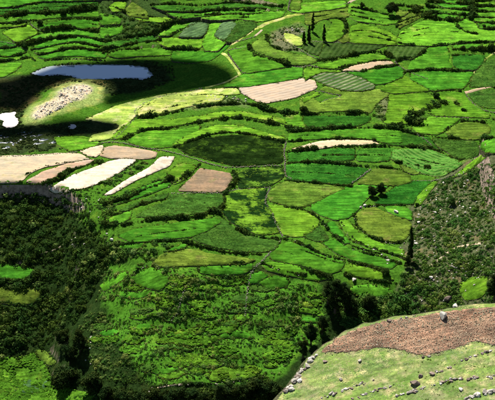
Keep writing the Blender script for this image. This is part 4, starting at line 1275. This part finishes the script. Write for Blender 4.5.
SLOPE = P("414,190 440,182 470,166 494,158 494,300 440,308 400,300 420,262 412,250 416,222")
cnt = 0
while cnt < 210:
    u, v = rr_.uniform(400, 494), rr_.uniform(160, 308)
    if inpoly(np.array([u]), np.array([v]), SLOPE)[0]:
        rock(u, v, rr_.uniform(1.2, 3.4), rr_.choice(['w', 'w', 'g']), 'small pale rock among the shrubs of the right hand slope', 'rocks on the shrubby right slope'); cnt += 1
for u0, u1, v0, v1, n, lb, gp in ((355, 405, 243, 268, 26, 'pale stone lying on the stony terraces below the kidney-shaped pasture', 'stones on the right terraces'),
                                  (205, 250, 95, 103, 22, 'pale stone on the rocky scrub left of the beige field', 'stones on the rocky scrub'),
                                  (286, 303, 26, 32, 14, 'pale stone on the bare bank above the small oval plot', 'stones above the oval plot'),
                                  (70, 110, 195, 245, 26, 'pale stone in the gully below the white fields', 'stones in the gully'),
                                  (85, 95, 335, 365, 10, 'pale stone beside the black ravine trees', 'stones beside the ravine')):
    for i in range(n):
        rock(rr_.uniform(u0, u1), rr_.uniform(v0, v1), rr_.uniform(1.2, 2.8), 'w', lb, gp)

# ---------------------------------------------------------------- the near hillside at bottom right
hd = pixdir([[400, 350]])[0]
hp = hd * (425 / np.linalg.norm(hd))
hx0, hy0, hz0 = hp[0], hp[1], CAM_Z + hp[2]


def Z2(x, y):
    return hz0 + .24 * (x - hx0) + .10 * (y - hy0) + 1.3 * fbm(x / 16, y / 16, 61, 3) + .12 * fbm(x / 2.5, y / 2.5, 64, 2)


HE = P("700,292 600,296 540,299 495,303 470,304.5 440,309.5 410,314.5 385,317.5 365,322.5 345,331.5 325,344 312,355 305,365 298,375 290,385 282,394 274,404 262,424 245,460 250,560 480,600 760,600 780,400")
hpoly = resample(HE, 3.5, True)
si = np.arange(len(hpoly))
hpoly[:, 1] += 1.4 * vnoise(si * .5, si * 0, 5) + 3.5 * vnoise(si * .16, si * 0, 6)
hpoly[:, 0] += 3 * vnoise(si * .3, si * 0, 7)
hw = cast(hpoly, Z2)
GRASS2 = field_mat('dry_hill_grass', (.120, .170, .052), (.085, .150, .032), (.250, .235, .125), acc=(.47, .68), fine=(.5, 1.45), var=.6, bumpd=.35, big=.09)
me, hv, hf = patch_mesh('hill', hw, Z2, 1.3, [GRASS2, BANK], skirt=.0, jag=0)
hill = link('hill', me, kind='structure')
# the far side of the hill falls away to the ravine
cen = hw.mean(0)
tn = np.roll(hw, -1, 0) - np.roll(hw, 1, 0); nn = np.stack([tn[:, 1], -tn[:, 0]], 1); nn /= np.linalg.norm(nn, axis=1)[:, None] + 1e-9
if np.mean(((hw + nn) - cen)[:, 0] ** 2 + ((hw + nn) - cen)[:, 1] ** 2) < np.mean((hw - cen)[:, 0] ** 2 + (hw - cen)[:, 1] ** 2):
    nn = -nn
rows = []
zb = Z2(hw[:, 0], hw[:, 1])
for d in (0, .6, 2, 5, 10, 18, 30, 50, 80, 130, 200):
    r = hw + nn * d * (.75 + .3 * vnoise(si * .25, si * 0 + 2, 9))[:, None]
    rows.append(np.column_stack([r, zb - (1.15 * d if d > 2 else .7 * d) + (1.5 * vnoise(si * .7, si * 0 + d, 4) if d > 2 else 0)]))
V = np.vstack(rows); n = len(hw); F = []
for q in range(len(rows) - 1):
    for i in range(n):
        j = (i + 1) % n
        F.append((q * n + i, q * n + j, (q + 1) * n + j, (q + 1) * n + i))
link('hill_flank', tri_mesh('hill_flank', V, np.array(F), BANK, smooth=True), kind='structure')

BF = P("322,352 327,347 336,340 347,334 365,326.5 385,321.5 410,318 440,313 470,309 497,307 560,305 560,352 497,346 486,343 475,340.5 460,347 440,352 428,355.5 415,353.5 400,349.5 385,347 365,349.5 345,352.5")
SOIL = field_mat('ploughed_soil', (.180, .120, .078), (.212, .146, .096), (.280, .215, .142), acc=(.5, .75), fine=(.6, 1.35), bumpd=.4)
bw = cast(outline(BF, 1.6, 3), Z2)
me, bv, bf = patch_mesh('ploughed_field', bw, lambda x, y: Z2(x, y) + .12, 1.4, [SOIL, BANK], skirt=.3, jag=.03)
bfo = link('ploughed_field', me, kind='structure')


def scatter(V, F, n):
    a, b_, c = V[F[:, 0]], V[F[:, 1]], V[F[:, 2]]
    ar = .5 * np.abs((b_[:, 0] - a[:, 0]) * (c[:, 1] - a[:, 1]) - (c[:, 0] - a[:, 0]) * (b_[:, 1] - a[:, 1]))
    i = rng.choice(len(F), n, p=ar / ar.sum())
    r1 = np.sqrt(rng.random(n))[:, None]; r2 = rng.random(n)[:, None]
    return a[i] * (1 - r1) + b_[i] * r1 * (1 - r2) + c[i] * r1 * r2


CLOD = leaf_mat('clods_and_stalks', (.125, .075, .050), (.46, .36, .26), 0.0, (1.1, 1.05, 1.0))
cp_ = scatter(bv, bf, 24000)
items = []
for p in cp_:
    r = .045 + .07 * rng.random() ** 2 + (.07 if rng.random() < .01 else 0)
    items.append((STONES[rng.integers(12)], p[0] + rng.normal(0, .55), p[1] + rng.normal(0, .75), p[2] - .02, r * rng.uniform(1.2, 3.6), r * rng.uniform(.5, 1.3), rng.uniform(0, 6.28), rng.beta(.8, 1.3)))
V, F, S = gather(items)
link('clods', tri_mesh('clods', V, F, CLOD, shade=S), parent=bfo, kind='stuff')
inb = inpoly(hv[hf[:, 0], 0], hv[hf[:, 0], 1], bw)
TUF = leaf_mat('hill_tufts', (.055, .115, .024), (.270, .270, .130), .1, (1.15, 1.05, .95))
cu_, cv2 = to_px(hv[hf[:, 0], 0], hv[hf[:, 0], 1], hv[hf[:, 0], 2])
vis = (~inb) & (cu_ > 240) & (cu_ < 540) & (cv2 < 440)
V, F = me_tufts(hv, hf[vis], 5.0, .17)
tri_c = V[F[:, 0]]
sh = np.clip(.5 + 1.3 * fbm(tri_c[:, 0] / 5, tri_c[:, 1] / 5, 91, 4) + rng.normal(0, .15, len(F)), 0, 1)
link('grass_tufts', tri_mesh('grass_tufts', V, F, TUF, shade=sh), kind='stuff', label='dry grass tufts over the near hillside')
wp = scatter(hv, hf[vis], 420)
wp = wp[fbm(wp[:, 0] / 6, wp[:, 1] / 6, 55, 3) > .0]
V, F, S = gather([(BLOBS[rng.integers(7)], p[0], p[1], p[2] - .05, r, r * .8, rng.uniform(0, 6.28), rng.normal(.2, .3)) for p, r in zip(wp, rng.lognormal(-1.45, .45, len(wp)))])
link('weeds', tri_mesh('weeds', V, F, LEAF_V, shade=S), kind='stuff', label='small green weeds dotted over the near hillside')


def stone_row(pts, wpx, label, n, kinds=('w', 'g', 'g', 'd', 'd')):
    px = chaikin(P(pts), False, 1)
    q = resample(px, .05)
    ids = np.sort(rr_.choice(len(q), n, replace=n > len(q)))
    w = cast(q[ids[:1]], Z2)[0]
    e = link('stone_row', None, (w[0], w[1], float(Z2(w[0], w[1]))), label=label, cat='stone row')
    for i in ids:
        rock(q[i, 0] + rr_.normal(0, .8), q[i, 1] + rr_.normal(0, .7), wpx * rr_.uniform(.5, 1.35), rr_.choice(kinds), surf=Z2, parent=e, nm='stone')


stone_row("320,399 332,394 342,390 352,387 365,383 377,379", 3.6, 'low row of pale stones crossing the grass, left of the dark boulder', 30)
stone_row("352,400 365,394 380,389 396,384", 3.2, 'second row of stones, below and right of the first, left of the dark boulder', 22)
stone_row("394,397 403,394 414,391 426,389", 4.2, 'short row of dark stones directly under the dark boulder', 18)
stone_row("438,372 447,368 455,365 463,361 472,357 482,353 492,350", 3.4, 'row of pale stones climbing to the right under the brown field notch', 30)
stone_row("418,390 432,385 446,381 460,379 478,378 497,375", 3.6, 'long row of stones crossing the grass right of the dark boulder', 38)
stone_row("466,400 474,396 484,394 498,391", 6.5, 'row of large pale stones in the bottom right corner', 20, ('w', 'w', 'g'))
stone_row("286,392 291,386 298,377 304,369 310,361 318,354", 6.5, 'pale rocks piled along the left edge of the near hillside', 34, ('w', 'g', 'g', 'd'))
stone_row("370,345 385,343.5 400,345.5 415,349.5", 1.6, 'thin line of pebbles along the near edge of the brown field', 14)
for u, v, w_, kd, lb, hz in ((443, 318, 12, 'w', 'large two-toned boulder standing on the far edge of the brown field', 1.4), (389, 321.5, 6, 'd', 'reddish dark boulder on the far left edge of the brown field', .9),
                             (401, 319, 4, 'g', 'small grey boulder, left of a pair on the far edge of the brown field', .8), (406.5, 318, 4.6, 'g', 'small grey boulder, right of a pair on the far edge of the brown field', .8),
                             (415, 384, 12, 'd', 'biggest dark boulder lying on the near grass', .8), (420, 377, 7, 'd', 'dark boulder just above the biggest one on the near grass', .9),
                             (432, 374.5, 6.5, 'd', 'brown boulder right of the dark ones on the near grass', .8), (423, 357.5, 4.5, 'd', 'dark stone in the notch under the brown field', .9),
                             (429, 356.5, 4, 'g', 'grey stone beside the dark one in the notch under the brown field', .8), (439, 352, 3, 'd', 'small dark stone on the brown field near edge', .8),
                             (419, 341, 3.4, 'd', 'small dark stone in the middle of the brown field', .8), (341, 380, 5.5, 'g', 'grey stone with dark side on the left grass of the near hillside', .8),
                             (325, 362, 6, 'd', 'brown flat stone near the left tip of the brown field', .5), (360, 361, 6, 'g', 'flat grey stone on the grass below the brown field', .5),
                             (487, 352, 5, 'd', 'dark stone at the right edge below the brown field', .8), (461, 390, 7, 'w', 'pale flat boulder near the bottom right stones', .7),
                             (310, 359, 6, 'w', 'white rock at the upper end of the hillside edge', .8), (300, 381, 7, 'w', 'white rock midway down the hillside edge', .8), (291, 390, 9, 'w', 'large white rock at the lower end of the hillside edge', .8)):
    rock(u, v, w_, kd, lb, surf=Z2, hz=hz)

# ---------------------------------------------------------------- scrub on the slopes
SCRUB = [   # outline, number, share of pale bushes, size, label of dark ones, label of pale ones, group
    ("-2,190 60,197 82,207 108,240 110,262 95,290 75,325 40,350 -2,352", 2600, .06, 1.35, 'dark shrub in the dense scrub on the gorge slope below the pale fields', 'straw-coloured shrub on the gorge slope below the pale fields', 'gorge slope'),
    ("108,262 130,262 200,268 330,288 330,335 300,352 275,378 200,384 150,386 100,380 82,350 78,330 100,290", 4600, .34, .66, 'green shrub on the terraced hillside at bottom centre', 'yellowish shrub on the terraced hillside at bottom centre', 'bottom centre hillside'),
    ("414,190 440,182 470,166 494,158 494,303 440,310 400,318 345,332 330,310 345,300 395,298 400,286 403,268 408,252 408,236 416,222", 4300, .13, .85, 'dark shrub on the rocky slope at right', 'pale dry shrub on the rocky slope at right', 'right rocky slope'),
    ("100,2 110,10 125,16 155,20 162,34 125,42 104,40 100,26", 260, .03, 1.2, 'dark shrub in the scrubby corner above the pond', 'pale shrub in the scrubby corner above the pond', 'scrub above the pond'),
    ("165,104 200,96 235,96 250,104 200,107", 90, .3, .9, 'dark shrub on the rocky scrub left of the beige field', 'pale shrub on the rocky scrub left of the beige field', 'rocky scrub'),
    ("268,34 284,27 300,25 306,30 300,33 285,33 288,43 298,49 284,50 272,45", 110, .3, .9, 'dark shrub around the small oval plot below the poplars', 'pale shrub around the small oval plot below the poplars', 'scrub by the oval plot'),
    ("376,98 392,94 390,108 384,120 376,118 374,108", 70, .3, .9, 'dark shrub in the stony strip between two pastures right of the striped field', 'pale shrub in the stony strip between two pastures right of the striped field', 'stony strip'),
    ("60,196 85,190 105,182 122,171 140,161 150,162 130,176 108,190 100,198 84,206 74,205", 170, .15, 1.0, 'dark shrub on the bank between the two white fields', 'pale shrub on the bank between the two white fields', 'bank between white fields'),
    ("84,206 104,198 118,195 150,182 176,172 185,168 172,184 150,194 120,206 112,214 100,216", 260, .1, 1.0, 'dark shrub on the terraces below the second white strip', 'pale shrub on the terraces below the second white strip', 'terraces below the white strip'),
    ("100,214 116,222 112,234 128,246 150,244 180,245 150,262 128,264 108,262 106,240", 260, .2, 1.1, 'dark shrub at the head of the gully left of centre', 'pale shrub at the head of the gully left of centre', 'gully head'),
    ("80,383 110,388 150,392 275,382 282,402 84,404", 360, .05, 1.5, 'dark shrub on the shaded ravine side along the bottom', 'pale shrub on the shaded ravine side along the bottom', 'bottom ravine'),
    ("-2,352 34,350 50,366 52,378 74,392 60,398 44,376 26,362 -2,358", 120, .05, 1.2, 'dark shrub round the valley floor field at bottom left', 'pale shrub round the valley floor field at bottom left', 'valley floor'),
    ("475,120 497,112 497,160 480,160 488,145 494,135", 60, .1, 1.2, 'dark shrub at the right edge above the rocky slope', 'pale shrub at the right edge above the rocky slope', 'right edge'),
    ("350,300 395,296 410,305 390,316 352,330 335,325", 260, .02, 1.6, 'dense dark shrub between the dark trees and the brown field', 'pale shrub between the dark trees and the brown field', 'brown field rim'),
]
rs = np.random.default_rng(17)
allsh = []
for zi, (pg, n, pale, sz, la, lb, gp) in enumerate(SCRUB):
    pg = run_on(pg); n = int(n * {0: 1.4, 2: 1.95, 12: 1.6}.get(zi, 1)); lo = pg.min(0); hi = pg.max(0)
    u = rs.uniform(lo[0], hi[0], n * 6); v = rs.uniform(lo[1], hi[1], n * 6)
    m = inpoly(u, v, pg)
    for ty, fp in field_px:
        if ty != 'mixed':
            m &= ~inpoly(u, v, fp)
            if zi in (0, 2):
                m &= ~inpoly(u, v - 4, fp)
        else:
            m &= ~(inpoly(u, v, fp) & (rs.random(len(u)) < .75))
    if zi in (1, 9):                                        # shrubs keep to the old terrace banks
        m &= fbm(u / 26, v / 4.2, 15, 3) + rs.normal(0, .16, len(u)) > -.12
    else:
        m &= fbm(u / 14, v / 9, 25 + zi, 3) + rs.normal(0, .2, len(u)) > -.35
    uv = np.column_stack([u[m], v[m]])[:n]
    w = cast(uv, T)
    pn = fbm(w[:, 0] / 20, w[:, 1] / 20, 71, 3)
    for (x, y), q, (uu, vv) in zip(w, pn, uv):
        pl = rs.random() < pale * (1 + 3.2 * q)
        r = sz * min(2.3, .62 * rs.lognormal(0, .5)) * (1 + .5 * q)
        allsh.append((r, x, y, pl, zi, uu, vv))
allsh.sort(key=lambda t: -t[0])
PMESH = {}
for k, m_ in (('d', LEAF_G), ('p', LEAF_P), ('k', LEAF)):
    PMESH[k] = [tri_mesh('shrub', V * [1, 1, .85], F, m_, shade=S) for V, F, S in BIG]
cntd = {'d': 0, 'p': 0, 'k': 0}
rest = {'d': [], 'p': [], 'k': []}
for r, x, y, pl, zi, uu, vv in allsh:
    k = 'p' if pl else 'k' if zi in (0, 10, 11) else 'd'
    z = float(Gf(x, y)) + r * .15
    if cntd['p' if pl else 'd'] < 300 and 0 < uu < 494 and 0 < vv < 399:
        cntd['p' if pl else 'd'] += 1
        link('pale_shrub' if pl else 'shrub', PMESH[k][rs.integers(6)], (x, y, z), rz=rs.uniform(0, 6.28), sc=(r, r * rs.uniform(.8, 1.1), r * rs.uniform(.75, 1.15)),
             label=SCRUB[zi][5 if pl else 4], cat='shrub', group=('pale' if pl else 'dark') + ' shrubs, ' + SCRUB[zi][6])
    else:
        rest[k].append((BLOBS[rs.integers(7)], x, y, z, r, r * rs.uniform(.7, 1.05), rs.uniform(0, 6.28), rs.normal(.02, .36)))
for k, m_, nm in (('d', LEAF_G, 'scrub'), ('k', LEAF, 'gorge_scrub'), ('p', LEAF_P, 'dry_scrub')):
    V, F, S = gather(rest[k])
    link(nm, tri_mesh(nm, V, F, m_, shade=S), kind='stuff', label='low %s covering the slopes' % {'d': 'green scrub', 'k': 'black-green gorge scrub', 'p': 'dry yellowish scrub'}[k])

# ---------------------------------------------------------------- reeds in the marsh
REED = leaf_mat('reeds', (.018, .030, .010), (.060, .080, .028), .2, (1.2, 1.05, .9))
MZ = P("-4,80 28,76 50,77.5 72,79 84,82 110,81 140,82.5 156,78 152,68 140,64 110,62.5 70,63 46,66 150,60 172,66 176,80 150,90 112,96 106,88 92,82 70,82 52,88 38,98 26,108 20,120 24,126 60,124 90,121 116,124 116,131 60,137 62,150 -4,155")
u = rs.uniform(-4, 180, 9000); v = rs.uniform(60, 156, 9000)
m = inpoly(u, v, MZ) & ~inpoly(u, v, POND) & ~inpoly(u, v, MUD[0] + [0, 0]) & ~inpoly(u, v, MUD[1]) & (fbm(u / 12, v / 5, 6, 3) > -.15)
for ty, fp in field_px:
    m &= ~inpoly(u, v, fp)
w = cast(np.column_stack([u[m], v[m]]), Gf)
zr_ = Gf(w[:, 0], w[:, 1])
rim = resample(pond_w, .9, True); rim = rim[rs.random(len(rim)) < .7] + rs.normal(0, .6, (int(1e9) * 0 + 1, 2))
w = np.vstack([w, rim]); zr_ = np.concatenate([zr_, np.maximum(Gf(rim[:, 0], rim[:, 1]), float(pond_z(np.zeros(1), 0)[0]) - .1)])
V, F, S = gather([(SPRIG[rs.integers(5)], x, y, z, r * 1.2, r * 1.1, rs.uniform(0, 6.28), rs.normal(0, .3)) for (x, y), z, r in zip(w, zr_, rs.uniform(.3, .85, len(w)))])
link('reeds', tri_mesh('reeds', V, F, REED, shade=S), kind='stuff', label='brown-green reeds over the marsh round the pond')

# ---------------------------------------------------------------- marsh pools
wd = wm.copy(); wd.name = 'marsh_water'
wd.node_tree.nodes['Principled BSDF'].inputs['Base Color'].default_value = (.045, .055, .065, 1)
wd.node_tree.nodes['Principled BSDF'].inputs['Roughness'].default_value = .3
for i in range(20):
    u, v = rs.uniform(-2, 62), rs.uniform(131, 151)
    a_, h_ = rs.uniform(1.5, 8), rs.uniform(.5, 1.3)
    t = np.linspace(0, 2 * math.pi, 14, endpoint=False)
    q = np.column_stack([u + a_ * np.cos(t), v + h_ * np.sin(t) - .12 * a_ * np.cos(t)])
    if v > 148 - .05 * u + 4:
        continue
    w = cast(outline(q, 1.6, i), Gf)
    me, _, _ = patch_mesh('marsh_pool', w, lambda x, y: Gf(x, y) + .06 + .004 * i, 2.5, [wd, BANK], skirt=.25, jag=0)
    link('marsh_pool', me, kind='structure')

# ---------------------------------------------------------------- clouds overhead (their shadows lie on the marsh)
cm, nt, b = nodes('cloud_white')
b.inputs['Base Color'].default_value = (.85, .85, .87, 1)
for pts, lb in (("-40,86 10,80 30,74 60,64 100,61 130,58 165,59 195,60.5 220,65 236,74 238,82 222,88 195,90 165,94 135,100 105,106 101,100 112,92 110,83 92,78.5 72,78.5 53,85 38,95 24,106 18,114 10,108 -40,110", 'broad white cloud drifting above the pond'),
                ("22,126 45,125.5 60,120 80,118.5 100,119.5 116,122 121,127 112,132 90,135 60,137 50,135 25,137 -40,142 -40,128", 'small white cloud drifting above the marsh')):
    p = resample(P(pts), 2.5, True)
    g = cast(p, T)
    zc = T(g[:, 0], g[:, 1]).mean()
    hgt = 800.0
    sft = np.array([sun_vec.x, sun_vec.y]) / sun_vec.z * (hgt - zc)
    g = g + sft
    me_, cv_, cf_ = patch_mesh('cloud', g, lambda x, y: x * 0 + hgt, 9, [cm, cm], skirt=.0, jag=0)
    n0 = len(g)
    V = np.zeros((len(me_.vertices), 3)); me_.vertices.foreach_get('co', V.ravel())
    V = np.array([v.co for v in me_.vertices])
    d = np.min(np.hypot(V[:, None, 0] - g[None, :, 0], V[:, None, 1] - g[None, :, 1]), 1)
    nb = len(cv_) - 0
    top = V.copy(); top[:, 2] += 2.2 * np.sqrt(d) * (1 + .8 * fbm(V[:, 0] / 20, V[:, 1] / 20, 3, 3))
    bot = V.copy(); bot[:, 2] -= .8 * np.sqrt(d)
    F = np.array([t.vertices[:] for t in me_.polygons])
    bpy.data.meshes.remove(me_)
    VV = np.vstack([top, bot]); FF = np.vstack([F, F[:, ::-1] + len(top)])
    link('cloud', tri_mesh('cloud', VV, FF, cm, smooth=True), kind='structure')
